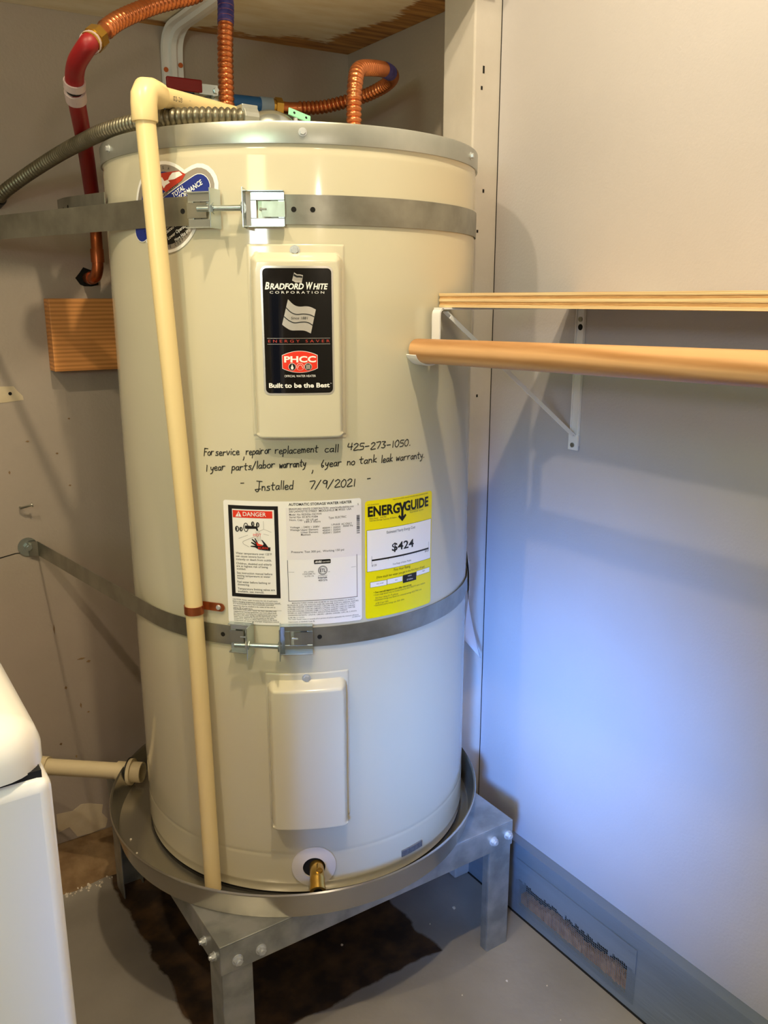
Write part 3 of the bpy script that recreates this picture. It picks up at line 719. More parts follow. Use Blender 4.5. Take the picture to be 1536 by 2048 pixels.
# --- yellow energy label
eg = Print(L0).rrect(107.6, 238, 757, 945.5, 5).done('energy_label', M_yel, wh); eg['label'] = 'yellow energy guide label reading 424 dollars'
ek, ekf, ew = Print(L0 + 2 * DL), Print(L0 + 2 * DL), Print(L0 + DL); ew3 = Print(L0 + 3 * DL); ekb = Print(L0 + DL * .6)
ekb.rect(110.3, 236.6, 833.4, 899.7); ew.rect(110.8, 236.1, 833.9, 899.2)
for (t_, a, b, z, h, st) in T_B3:
    if st == 'k': ek.text(t_, a, b, 921.3 if t_ == 'ENERG' else 922.3, 14.6, .035)
    elif st == 'w': ew3.text(t_, a, b, z, h)
    elif st == 1: ekf.text(t_, a, b, z, h * .95)
    else: ek.text(t_, a, b, z, h, .02 if st == 2 else .0)
ek.poly([(166.5, 936.5), (170.6, 936.5), (173.2, 928.5), (175.8, 936.5), (179.9, 936.5), (175.4, 924), (175.4, 914), (178.8, 917.4), (181.3, 914.6), (173.2, 906.2), (165.2, 914.6), (167.7, 917.4), (171, 914), (171, 924)])
ek.rect(118.4, 231, 850, 852.6).line([(118.4, 845.5), (118.4, 858)], .4).line([(231, 848), (231, 862)], .4).line([(147, 848), (147, 850)], .3).line([(176, 848), (176, 850)], .3).line([(203, 848), (203, 850)], .3)
ekb.rect(115.6, 144.9, 807.4, 816.2).rect(145.2, 174.6, 807.9, 816.9).rect(203.6, 234.6, 810.6, 819)
ew.rect(116, 144.5, 807.8, 815.8).rect(145.6, 174.2, 808.3, 816.5).rect(204, 234.2, 811, 818.6)
ek.rect(175, 203, 804.8, 817.8)
for p_, n_, m_ in ((ekb, 'box_border', M_ink), (ew, 'white_box', M_white), (ek, 'black_lettering', M_ink), (ekf, 'fine_print', M_grayink), (ew3, 'white_lettering', M_white)): p_.done(n_, m_, eg)

# --- brand plate on the upper access panel
PB = .3272
bp = Print(.0003, PB).rrect(-36.2, 62.6, 1109.5, 1283.5, 8).done('brand_plate', M_silver, wh); bp['label'] = 'glossy black brand plate with silver edge on the upper panel'
Print(.0006, PB).rrect(-33.4, 60.2, 1112.2, 1280.6, 6).done('black_field', M_plate, bp)
b1, b2, b3, b4 = (Print(.0006 + .0003 * (i + 1), PB) for i in range(4)); bs_, bs2, br_, bk_ = Print(.0009, PB), Print(.0009, PB), Print(.0009, PB), Print(.0013, PB); brd = Print(.0009, PB); bdk = Print(.0012, PB)
# BRADFORD WHITE in italic capitals with taller initials
bw = -30.5
b1.text('B', -30.3, -24.0, 1253.0, 9.0, .03, .25).text('RADFORD', -23.6, 22.3, 1253.0, 7.3, .03, .25).text('W', 25.6, 34.6, 1253.0, 9.0, .03, .25).text('HITE', 34.9, 55.3, 1253.0, 7.3, .03, .25)
for (t_, a, b, z, h, st) in T_B8:
    if st == 'i': continue
    if st == 'g': bk_.text(t_, a, b, z, h, 0, .15)
    elif st == 'r': brd.text(t_, a, b, z, h, 0, 0, spacing=1.7)
    else: b1.text(t_, a, b, z, h, .03 if t_ in ('PHCC', 'Built to be the Best') else .0) if t_ != 'PHCC' else b2.text(t_, a, b, z, h, .035)
b1.text('TM', 56.0, 58.4, 1124.4, 1.3)
def wavy(x0, y0, x1, y1, y2, amp, n=16):
    up = [(x0 + (x1 - x0) * i / n, y0 + (y1 - y0) * i / n + amp * sin(2 * pi * i / n)) for i in range(n + 1)]
    return up
bs_.poly([(p.x, p.y) for p in spline([Vector((a, b, 0)) for a, b in BP_bigflag[:6]], 4)] + [(p.x, p.y) for p in spline([Vector((a, b, 0)) for a, b in BP_bigflag[6:]], 4)])
bk_.line(BP_st1, 1.1, True).line(BP_st2, 1.1, True)
fl_t = [(9.7, 1275), (13.5, 1272.3), (17.5, 1272.2), (21.6, 1271.3)]; fl_b = [(19.5, 1260.3), (16, 1261.8), (11.5, 1261.6), (6.7, 1264.3)]
bs_.poly(fl_t + fl_b)
bk_.poly([(9.4, 1273.4), (13.4, 1270.9), (17.4, 1270.8), (20.8, 1270), (20.4, 1267.7), (17, 1268.4), (13, 1268.3), (8.8, 1270.6)])
bdk.poly([(8.6, 1269.6), (12.8, 1267.3), (16.8, 1267.4), (20.2, 1266.7), (19.8, 1264.6), (16.5, 1265.2), (12.4, 1265), (8.0, 1267.2)])
bs_.line([(-29.2, 1187.4), (57, 1187.4)], .45).line([(-29.2, 1179.6), (57, 1179.6)], .45)
def barrel(p, g):
    x, y, hw, hh = 14.7, 1155.4, 24.6 + g, 15 + g; pts = []
    for i in range(13): t = -1 + 2 * i / 12; pts.append((x + hw * t, y + hh - 5.8 * t * t))
    for i in range(13): t = 1 - 2 * i / 12; pts.append((x + hw * t, y - hh + 5.8 * t * t))
    p.poly(pts, 4)
barrel(b1, 0); barrel(br_, -.55); br_.off = .00105
br2 = Print(.00105, PB); barrel(br2, -.55)
b2.ell(3.9, 1148.6, 5.2).ell(14.9, 1148.6, 5.2).ell(25.9, 1148.6, 5.2)
b3k = Print(.0015, PB).ell(3.9, 1148.6, 4.7).ell(25.9, 1148.6, 4.7); b3r = Print(.0015, PB).ell(14.9, 1148.6, 4.7)
b4.poly([(3.9, 1152.3), (5.8, 1147.5), (5.3, 1145.6), (3.9, 1144.9), (2.5, 1145.6), (2.0, 1147.5)]); bs4 = Print(.0018, PB).rect(22.8, 29, 1145.4, 1151.8)
b4.line([(11.6, 1147), (12.6, 1150), (15, 1151.2), (17.2, 1150), (18.2, 1147)], .6, True)
for p_, n_, m_ in ((b1, 'white_lettering', M_white), (br2, 'red_badge', M_redink), (b2, 'white_emblem', M_white), (b3k, 'dark_emblem', M_ink), (b3r, 'red_emblem', M_redink), (b4, 'white_mark', M_white), (bs4, 'grey_mark', M_sgrey), (bs_, 'silver_flag', M_silver), (bk_, 'black_stripe', M_ink), (bdk, 'grey_stripe', M_sgrey), (brd, 'red_lettering', M_redtxt)):
    if p_.mb.f: p_.done(n_, m_, bp)

# --- round sticker behind the discharge pipe
CX, CZ = -182., 1364.; A = radians(27.5); E = (cos(A), sin(A)); N = (-sin(A), cos(A))
def capsule(p, x0, y0, x1, y1, r):
    a = math.atan2(y1 - y0, x1 - x0); pts = [(x1 + r * cos(a - pi / 2 + pi * k / 10), y1 + r * sin(a - pi / 2 + pi * k / 10)) for k in range(11)] + [(x0 + r * cos(a + pi / 2 + pi * k / 10), y0 + r * sin(a + pi / 2 + pi * k / 10)) for k in range(11)]
    return p.poly(pts, 5)
def seg(r, d0, sign, n=24):
    """part of the disc beyond the tilted line at distance d0"""
    h = math.acos(min(1, max(-1, d0 / r))); base = math.atan2(N[1] * sign, N[0] * sign)
    return [(CX + r * cos(base - h + 2 * h * k / n), CZ + r * sin(base - h + 2 * h * k / n)) for k in range(n + 1)]
rs0 = Print(L0).ell(CX, CZ, 61, 61, 48); capsule(rs0, CX, CZ, -120, 1390, 28.5); rs = rs0.done('round_sticker', M_white, wh); rs['label'] = 'round silver and blue sticker half hidden behind the cream pipe'
q = Print(L0 + DL).ell(CX, CZ, 56.5, 56.5, 48); capsule(q, CX, CZ, -121, 1389.5, 23.5); q.done('silver_field', M_sgrey, rs)
Print(L0 + 2 * DL).poly(seg(47, 17, 1)).done('blue_field', M_bluei, rs)
Print(L0 + 3 * DL).poly([(-176, 1384), (-148, 1397.5), (-141, 1405.5), (-152, 1410.5), (-178, 1409.5), (-192, 1408), (-186, 1390)]).done('red_stripe', M_redtxt, rs)
q = Print(L0 + 4 * DL).poly([(-172, 1399), (-160, 1400), (-146, 1405), (-151, 1409.5), (-163, 1408.5), (-168, 1404.5)]); q.poly([(-189, 1400), (-182, 1404), (-178, 1398.5), (-172, 1400), (-168, 1396), (-176, 1393), (-180, 1389), (-183, 1394), (-187, 1386)]); q.done('white_stripe', M_white, rs)
q = Print(L0 + 2 * DL); capsule(q, -232, 1336, -120, 1389, 16.6); q.done('white_outline', M_white, rs)
q = Print(L0 + 3 * DL); capsule(q, -232, 1336, -120, 1389, 15.6); q.done('blue_band', M_bluei, rs)
Print(L0 + 2 * DL).poly(seg(50, 27, -1)).done('black_field', M_ink, rs)
q = Print(L0 + 5 * DL); q.text('PERFORMANCE', -163, -108, 1366.5, 6.5, .02, .1, A).text('TOTAL', -163, -140, 1375.8, 6.5, .02, .1, A)
q.text('Reduced Sediment', -186, -134, 1325.5, 4.6, 0, .1, A).text('Lower Operating Cost', -176.5, -122, 1320.5, 4.6, 0, .1, A).text('More Hot Water', -164, -128, 1317.5, 4.6, 0, .1, A); q.done('white_lettering', M_white, rs)
q = Print(L0 + 3 * DL); q.text('MANUFACTURED WITH', -220, -146, 1357.3, 3.4, 0, 0, A).text('FEA', -180, -165, 1336, 3.6, 0, 0, A)
for i, ch in enumerate('BRADFORD WHITE CORPORATION'):
    if ch == ' ': continue
    a = radians(-150 + 132 * i / 25); r_ = 54.5
    q.text(ch, CX + r_ * cos(a) - 1.3 * cos(a + pi / 2), CX + r_ * cos(a) - 1.3 * cos(a + pi / 2) + 2.6, CZ + r_ * sin(a) - 1.3 * sin(a + pi / 2), 3.6, 0, 0, a + pi / 2)
for i, ch in enumerate('U.S.A.'):
    if ch == '.': continue
    a = radians(98 - 5.5 * i); q.text(ch, CX + 50.5 * cos(a) - 1.2, CX + 50.5 * cos(a) + 1.4, CZ + 50.5 * sin(a), 3.6, 0, 0, a - pi / 2)
q.done('black_lettering', M_ink, rs)

# --- handwriting in black marker
SF = {'F': [[(.05, 0), (.1, 1)], [(.1, 1), (.6, .98)], [(.08, .55), (.45, .56)]], 'o': [[(.3, .5), (.06, .35), (.08, .08), (.3, 0), (.45, .2), (.4, .42), (.28, .5)]],
 'r': [[(.05, .5), (.08, 0)], [(.08, .28), (.2, .47), (.42, .48)]], 's': [[(.4, .48), (.15, .46), (.14, .32), (.38, .2), (.35, .03), (.06, .0)]],
 'e': [[(.06, .22), (.38, .3), (.33, .48), (.12, .44), (.06, .18), (.2, 0), (.46, .08)]], 'v': [[(.03, .5), (.2, 0), (.42, .5)]], 'i': [[(.1, .45), (.12, 0)], [(.1, .68), (.13, .73)]],
 'c': [[(.4, .45), (.15, .46), (.06, .2), (.2, 0), (.44, .06)]], ',': [[(.12, .08), (.1, -.15), (.0, -.35)]], 'p': [[(.08, .5), (.04, -.42)], [(.07, .4), (.3, .5), (.42, .3), (.28, .05), (.07, .1)]],
 'a': [[(.4, .44), (.15, .44), (.05, .15), (.2, 0), (.38, .2), (.4, .46)], [(.4, .46), (.4, .1), (.48, .0)]], 'l': [[(.1, 1), (.12, 0)]],
 'm': [[(.04, .5), (.06, 0)], [(.06, .3), (.18, .48), (.27, .3), (.27, 0)], [(.27, .3), (.4, .48), (.5, .3), (.52, 0)]], 'n': [[(.05, .5), (.07, 0)], [(.07, .3), (.24, .48), (.38, .33), (.4, 0)]],
 't': [[(.2, .85), (.2, .08), (.38, 0)], [(.02, .52), (.44, .56)]], 'y': [[(.05, .5), (.1, .2), (.28, .16), (.42, .5)], [(.42, .5), (.3, -.2), (.05, -.4)]], 'b': [[(.08, 1), (.06, .02)], [(.06, .3), (.3, .45), (.4, .2), (.25, 0), (.06, .05)]],
 '/': [[(.0, -.15), (.4, 1)]], 'w': [[(.02, .5), (.12, 0), (.26, .4), (.38, 0), (.5, .5)]], 'k': [[(.08, 1), (.08, 0)], [(.4, .5), (.1, .22), (.44, 0)]], 'd': [[(.4, 1), (.4, 0)], [(.4, .4), (.15, .45), (.05, .18), (.2, 0), (.4, .12)]],
 'I': [[(.0, 1.1), (.62, 1.06)], [(.32, 1.08), (.3, .05), (.1, -.12), (-.1, .1)], [(-.05, .12), (.5, .2)]], '-': [[(.03, .4), (.4, .43)]], '.': [[(.1, .02), (.15, .06)]], '0': [[(.25, .95), (.05, .6), (.1, .1), (.3, .0), (.45, .4), (.38, .85), (.22, .95)]],
 '1': [[(.15, .92), (.15, 0)]], '2': [[(.05, .75), (.25, .95), (.42, .7), (.05, .02), (.5, .05)]], '3': [[(.05, .9), (.4, .85), (.2, .5), (.42, .3), (.25, 0), (.03, .08)]], '4': [[(.1, .95), (.05, .45), (.45, .47)], [(.38, .95), (.36, 0)]],
 '5': [[(.45, .92), (.12, .9), (.1, .55), (.38, .5), (.38, .1), (.05, .02)]], '6': [[(.32, 1), (.08, .4), (.2, 0), (.42, .2), (.12, .3)]], '7': [[(.03, .9), (.45, .9), (.2, 0)]], '9': [[(.42, .8), (.2, .92), (.08, .65), (.3, .5), (.42, .8), (.38, .0)]]}
ADV = {'i': .24, 'l': .24, '1': .32, ',': .2, '.': .25, 'm': .66, 'w': .6, 'F': .6, 'I': .62}
hw = Print(.0002, .3053)
for wi, (w_, s0, z0, s1, z1) in enumerate(HAND):
    xs = []; x = 0
    for ch in w_: xs.append(x); x += ADV.get(ch, .52)
    tot = x - (.08 if len(w_) > 1 else 0); H = 11.5 if z0 > 980 else 13.
    if any(c in '0123456789' for c in w_): H *= .92
    if len(w_) == 1: tot = max(tot, .45)
    kx = (s1 - s0) / tot
    if len(w_) == 1 and w_ in '1,': kx = 9
    for ch, x in zip(w_, xs):
        jz = random.uniform(-.5, .5)
        for st in SF[ch]:
            pts = [(s0 + (x + a) * kx + .12 * b * H, z0 + (z1 - z0) * x / max(tot, .1) + b * H + jz) for a, b in st]
            hw.line(pts, 1.3, True)
ho = hw.done('handwriting', M_marker, wh); ho['label'] = 'black marker handwriting with phone number and installed date'

# --- small dark badge low on the jacket
bd = MB()
vv = []; ff = []
for i in range(9):
    s = 176 + 47 * i / 8
    for z, o_ in ((308, .0), (308.5, .0022), (319.5, .0022), (320, .0)): vv.append(W(s, z, o_))
for i in range(8):
    for k in range(3): a = i * 4 + k; ff.append((a, a + 4, a + 5, a + 1))
ff += [(0, 1, 2, 3), (32, 33, 34, 35)]
obj('small_badge', bd.add(vv, ff), mat('badge_grey', '5d6068', .5, .2, col2='74777d', nscale=200, namt=.3), wh)['label'] = 'small dark grey badge low on the jacket'

# --- drain valve
dv, dt, dn, dk = frame(17.5, 333, 0)
def disc_on(mb, c, t, n, k, r0, r1, h0, h1, nseg=36):
    v = []; f = []
    for i in range(nseg):
        a = 2 * pi * i / nseg; e = t * cos(a) + k * sin(a)
        def on(r, h):
            # follow the curve of the jacket
            sag = -(r * cos(a)) ** 2 / (2 * .305); return c + e * r + n * (h + sag)
        v += [on(r1, 0), on(r1, h1), on(r0, h0), on(r0, -.004)]
    for i in range(nseg):
        j = (i + 1) % nseg
        for q_ in range(3): f.append((4 * i + q_, 4 * j + q_, 4 * j + q_ + 1, 4 * i + q_ + 1))
    return mb.add(v, f)
es = obj('drain_escutcheon', disc_on(MB(), dv, dt, dn, dk, .0185, .0365, .0045, .002), mat('escutcheon_white', 'd9d4cc', .35), wh, True, 40)
obj('drain_hole', MB().cyl(dv - dn * .001, dv + dn * .0012, .0186, 24), M_hole, wh)
ax = (dn * .93 - dk * .37).normalized(); p0 = dv + dt * .004 + dk * .001 - dn * .004
vb = MB().tube([p0, p0 + dn * .022, p0 + dn * .022 + ax * .012], [.0118, .0118, .0118], 20)
p1_ = p0 + dn * .022 + ax * .010; p2_ = p1_ + ax * .022
vb.tube([p1_, p1_ + ax * .004, p1_ + ax * .006, p2_], [.0122, .0122, .0118, .0128], 20, False)
vb.cyl(p2_ - ax * .004, p2_ + ax * .001, .0132, 24, hole=.0072)
dvo = obj('drain_valve', vb, M_brass, wh, True, 30); dvo['label'] = 'brass drain valve'
obj('hex_socket', MB().cyl(p2_ - ax * .006, p2_ - ax * .0035, .0085, 6), M_hole, dvo)
q0 = p0 + dn * .018 + dt * .004 + dk * .010
obj('valve_stem', MB().cyl(q0, q0 + dn * .014 + dk * .002, .0048, 14, .0042).cyl(q0 + dn * .012, q0 + dn * .014, .0056, 14), M_brass, dvo, True, 30)

# --- fittings on the lid
hx, hy = .632, 1.4175; cx_, cy_ = .803, 1.293
for x, y in ((hx, hy), (cx_, cy_)):
    obj('pipe_nipple', MB().cyl((x, y, 1.463), (x, y, 1.478), .0145, 20).cyl((x, y, 1.478), (x, y, 1.496), .0175, 6), M_brass, wh)
jb = MB(); vv = []; ff = []; jc = Vector((.592, 1.178, 1.464)); ja = Vector((.83, -.12, 0)).normalized(); jbv = Vector((-ja.y, ja.x, 0))
for i in range(9):
    ph = pi / 2 * i / 8
    for k in range(28):
        a = 2 * pi * k / 28; vv.append(jc + ja * .043 * cos(ph) * cos(a) + jbv * .03 * cos(ph) * sin(a) + Vector((0, 0, .036 * sin(ph))))
for i in range(8):
    for k in range(28): ff.append((i * 28 + k, i * 28 + (k + 1) % 28, i * 28 + 28 + (k + 1) % 28, i * 28 + 28 + k))
obj('junction_cover', jb.add(vv, ff), M_zinc, wh, True)
obj('relief_valve', MB().cyl((.612, 1.338, 1.463), (.612, 1.338, 1.515), .014, 18).cyl((.601, 1.326, 1.5178), (.624, 1.345, 1.521), .0135, 12), M_brass, wh, True, 30)

# ------------------------------------------------------------------ stand
X0, X1, Y0, Y1, ZS = .401, 1.000, 1.055, 1.652, .275
st = thing('heater_stand', ((X0 + X1) / 2, (Y0 + Y1) / 2, 0), 'square galvanised steel stand with angle legs under the water heater', 'stand')
tp = MB().box(X0, X1, Y0, Y1, ZS - .0025, ZS)
fh = .052
tp.box(X0, X1, Y0, Y0 + .002, ZS - fh, ZS - .0025).box(X0, X1, Y1 - .002, Y1, ZS - fh, ZS - .0025).box(X0, X0 + .002, Y0 + .002, Y1 - .002, ZS - fh, ZS - .0025).box(X1 - .002, X1, Y0 + .002, Y1 - .002, ZS - fh, ZS - .0025)
tpo = obj('top_plate', tp, M_stand, st, bevel=.0012)
lw, lt = .052, .0028
for ix, sx in ((X0, 1), (X1, -1)):
    for iy, sy in ((Y0, 1), (Y1, -1)):
        xa, xb = sorted((ix + sx * .0022, ix + sx * (lw + .002))); ya, yb = sorted((iy + sy * .0022, iy + sy * (.0022 + lt)))
        m_ = MB().box(xa, xb, ya, yb, 0, ZS - .003)
        xa2, xb2 = sorted((ix + sx * .0022, ix + sx * (.0022 + lt))); ya2, yb2 = sorted((iy + sy * (.0022 + lt), iy + sy * lw))
        m_.box(xa2, xb2, ya2, yb2, 0, ZS - .003)
        xr = ix + sx * (lw + .002); xa3, xb3 = sorted((xr, xr - sx * lt)); ya3, yb3 = sorted((iy + sy * (.0022 + lt), iy + sy * .022))
        m_.box(xa3, xb3, ya3, yb3, 0, ZS - fh)
        obj('leg', m_, M_stand, st, bevel=.0009)
def bolt(p, n, parent, r=.0072):
    p = Vector(p); n = Vector(n)
    return obj('bolt', MB().cyl(p, p + n * .0015, r * 1.25, 18).cyl(p + n * .0015, p + n * .007, r, 6).cyl(p + n * .007, p + n * .010, r * .55, 12), M_screw, parent)
for x in (X0 + .028, X0 + .068, X1 - .012, X1 - .048): bolt((x, Y0, ZS - (.034 if x < .6 else .028)), (0, -1, 0), st)
for y in (Y0 + .022, Y0 + .062): bolt((X0, y, ZS - .030), (-1, 0, 0), st, .006)

# ------------------------------------------------------------------ drain pan
pcx, pcy = .693, 1.352
pan = thing('drain_pan', (pcx, pcy, ZS), 'round shallow aluminium drain pan under the water heater', 'drain pan')
obj('pan_body', MB().lathe([(0, .2762), (.336, .2762), (.340, .278), (.350, .3235), (.3528, .3262), (.3545, .3238), (.3545, .322), (.3525, .3222), (.342, .2755), (.337, .2752), (0, .2752)], (pcx, pcy, 0), 128), M_pan, pan, True, 30)
obj('tank_ring', MB().lathe([(.29, .2763), (.29, .2808), (.304, .2808), (.304, .2763)], (TX, TY, 0), 96), M_black, pan)
fd = Vector((-.231, .193, 0)).normalized(); up = Vector((0, 0, 1)); pz = .309
pw_ = Vector((pcx, pcy, pz)) + fd * .348
obj('drain_fitting', MB().cyl(pw_ - fd * .030, pw_ - fd * .002, .0205, 28, hole=.0165).cyl(pw_ - fd * .010, pw_ - fd * .003, .0265, 28, hole=.0166), M_pvc, pan, True, 30)
obj('gasket', MB().cyl(pw_ - fd * .0035, pw_ - fd * .0015, .0285, 28), M_black, pan)
pd = thing('pan_drain_pipe', tuple(pw_ + fd * .10), 'beige plastic drain pipe running from the pan behind the washing machine', 'pipe')
e_ = pw_ + fd * .215
obj('adapter', MB().cyl(pw_ + fd * .003, pw_ + fd * .022, .0195, 28), M_pvc, pd, True, 30)
obj('pipe', MB().cyl(pw_ + fd * .022, e_, .0165, 28), M_pvc, pd, True, 30)
obj('elbow', MB().tube(spline([e_ - fd * .045, e_ - fd * .002, e_ + fd * .02 - up * .004, e_ + fd * .032 - up * .016, e_ + fd * .034 - up * .06], 6), .0205, 24), M_pvc, pd, True, 30)
obj('drop_pipe', MB().cyl(e_ + fd * .034 - up * .055, e_ + fd * .034 - up * .312, .0165, 24), M_pvc, pd, True, 30)

# ------------------------------------------------------------------ seismic straps
def band(path, z0, z1, th=.0011, zf=None):
    mb = MB(); v = []; f = []; n = len(path)
    for i, p in enumerate(path):
        d = (Vector(path[min(i + 1, n - 1)]) - Vector(path[max(i - 1, 0)])).normalized(); nn = Vector((d.y, -d.x)) * th
        dz = zf(i / (n - 1)) if zf else 0
        x, y = p
        v += [(x, y, z0 + dz), (x, y, z1 + dz), (x + nn.x, y + nn.y, z1 + dz), (x + nn.x, y + nn.y, z0 + dz)]
    for i in range(n - 1):
        for k in range(4): f.append((4 * i + k, 4 * i + (k + 1) % 4, 4 * i + 4 + (k + 1) % 4, 4 * i + 4 + k))
    f += [(0, 1, 2, 3), (4 * n - 4, 4 * n - 1, 4 * n - 2, 4 * n - 3)]
    return mb.add(v, f)
def arc(a0, a1, r, n): return [(TX + r * cos(radians(a0 + (a1 - a0) * i / n)), TY + r * sin(radians(a0 + (a1 - a0) * i / n))) for i in range(n + 1)]
def clamp(parent, s0, s1, zc, end, hgt=.047):
    """zinc strap clamp; end = -1 upright plate at s0, +1 at s1"""
    sm = (s0 + s1) / 2; p, t, n, k = frame(sm, zc, .0035); L = (s1 - s0) / 2000; H = hgt / 2; th = .0016
    mb = MB()
    c = p
    mb.obox(c + k * (H - .006) , t, n, k, L, th / 2, .006)          # upper rail
    mb.obox(c - k * (H - .006), t, n, k, L, th / 2, .006)           # lower rail
    mb.obox(c + t * end * (L - .007), t, n, k, .007, th / 2, H - .012)    # web by the upright
    mb.obox(c - t * end * (L - .0045), t, n, k, .0045, th / 2, H - .012)  # web at the strap end
    for sg in (1, -1): mb.obox(c + k * sg * (H - th / 2) + n * .005, t, n, k, L, .005, th / 2)  # lips
    sl = obj('strap_end', MB().obox(c - t * end * (L * .42) + n * .0016, t, n, k, L * .60, .0006, H - .0135), M_strap, parent)
    mb.cyl(c + t * end * (L * .12) + n * .0005 - t * .005, c + t * end * (L * .12) + n * .0005 + t * .005, .0022, 10)
    # upright plate with rolled root
    pe = c + t * end * L
    mb.obox(pe + n * .014, t, n, k, th / 2, .015, H + .002)
    mb.obox(pe - t * end * .003 + n * .003, (t * .7 + n * .7 * end).normalized(), (n * .7 - t * .7 * end).normalized(), k, .0045, th / 2, H)
    return obj('clamp', mb, M_zinc, parent, bevel=.0006), pe
def strap(zc, zh, ls, rs_, label, tail, wallpt, hand_off, hole_s, bolt_dz):
    w = thing('seismic_strap', (TX, TY - R - .01, zc), label, 'strap', 'earthquake straps around the heater')
    z0, z1 = zc - zh, zc + zh; r = .3068
    a_l = -120 + math.degrees(ls[0] / 305.6) ; a_r = -120 + math.degrees(rs_[1] / 305.6)
    # left length: from the wall to the tank and round to the left clamp
    wx_, wy_ = wallpt[1]; dd_ = math.hypot(wx_ - TX, wy_ - TY)
    at_ = math.degrees(math.atan2(wy_ - TY, wx_ - TX) + math.acos(r / dd_)) - 360
    arcp = arc(at_, a_l + 3.5, r, 26); tp_ = Vector((*arcp[0], 0)); w1 = Vector((wx_, wy_, 0))
    pl = [Vector((*wallpt[0], 0))] + [w1.lerp(tp_, k_ / 10) for k_ in range(11)]
    obj('band', band([(p.x, p.y) for p in pl] + arcp[1:], z0, z1), M_strap, w, True, 40)
    pr_ = arc(a_r - 3.5, 12, r, 46) + [(TX + .306, TY + .18), (TX + .300, TY + .30), (TX + .29, YB - .004)]
    obj('band', band(pr_, z0, z1), M_strap, w, True, 40)
    c1, pe1 = clamp(w, ls[0], ls[1], zc * 1000 , 1); c2, pe2 = clamp(w, rs_[0], rs_[1], zc * 1000, -1)
    _, t, n, k = frame((ls[1] + rs_[0]) / 2, zc * 1000, 0)
    a_ = pe1 + n * .019 + k * bolt_dz; b_ = pe2 + n * .019 + k * bolt_dz; d = (b_ - a_).normalized()
    st_ = a_ - d * .025; ps = resample([st_, b_], .0005)
    bo = obj('bolt', MB().tube(ps, [.0036 + .0006 * (i % 3 == 0) for i in range(len(ps))], 14).cyl(b_ - d * -.001, b_ + d * .004, .0085, 20, .0065), M_zinc, w, True, 30)
    obj('nut', MB().cyl(a_ - d * .0075, a_ - d * .0012, .0075, 6), M_zinc, bo)
    for s in hole_s:
        p, t_, n_, k_ = frame(s, zc * 1000, .0024); obj('bolt_hole', MB().cyl(p - n_ * .0005, p + n_ * .0003, .0036, 14), M_hole, w)
    return w
us = strap(1.3575, .0192, (-138, -89), (-53, -1), 'upper galvanised strap clamped round the top of the water heater', True, [(.215, YB - .006), (.232, YB - .010)], 0, (-148, 10.5, 36), 0.)
ls_ = strap(.7375, .0155, (-103, -66), (-25, 24), 'lower galvanised strap clamped round the middle of the water heater', False, [(.326, YB - .005), (.343, YB - .012)], 0, (-117, 34), -.005)
# loose rear tail of the upper strap
tl = [Vector((.418, 1.705, 0)), Vector((.405, 1.60, 0)), Vector((.402, 1.50, 0)), Vector((.4085, 1.38, 0))]
tb = obj('tail', band([(p.x, p.y) for p in spline(tl, 8)], 1.375, 1.410, zf=lambda t: .006 * (1 - t) - .012 * t), M_strap, us, True, 40)
for q in (1.66, 1.62, 1.575):
    x = .4115 if q > 1.64 else .4072 if q > 1.6 else .4035
    obj('bolt_hole', MB().cyl((x - .0019, q, 1.392), (x + .0002, q, 1.392), .0038, 12), M_hole, us)
# wall anchors
for w, x, z in ((us, .225, 1.3575), (ls_, .3243, .7417)):
    wa = obj('anchor_washer', MB().cyl((x, YB - .001, z), (x, YB - .0032, z), .0195, 32), M_zinc, w)
    obj('anchor_bolt', MB().cyl((x, YB - .0032, z), (x, YB - .011, z), .0078, 6).cyl((x, YB - .011, z), (x, YB - .014, z), .004, 10), M_zinc, wa)

# ------------------------------------------------------------------ relief discharge pipe
dp = thing('discharge_pipe', (.4405, 1.172, .29), 'cream plastic discharge pipe with elbow running down the front of the heater into the pan', 'pipe')
vp = spline([(.4120, 1.1860, 1.470), (.4205, 1.1855, 1.25), (.4325, 1.1840, .98), (.4395, 1.1835, .76), (.4405, 1.178, .52), (.4405, 1.1725, .288)], 8)
obj('down_pipe', MB().tube(vp, .0134, 24), M_cpvc, dp, True, 30)
ec = Vector((.4115, 1.1862, 1.503)); ed = Vector((.607, 1.33, 1.519)) - Vector((.413, 1.186, 1.502)); ed.normalize()
obj('elbow', MB().tube([ec - Vector((0, 0, .036)), ec - Vector((0, 0, .0345)), ec - Vector((0, 0, .014)), ec - Vector((0, 0, .004)) + ed * .002, ec + ed * .006 + Vector((0, 0, .002)), ec + ed * .016 + Vector((0, 0, .003)), ec + ed * .035, ec + ed * .0365], [.0165, .0172, .0172, .0178, .0178, .0172, .0172, .0165], 24), M_cpvc, dp, True, 50)
cp = obj('cross_pipe', MB().cyl(ec + ed * .02, Vector((.607, 1.33, 1.519)), .0134, 24), M_cpvc, dp, True, 30)
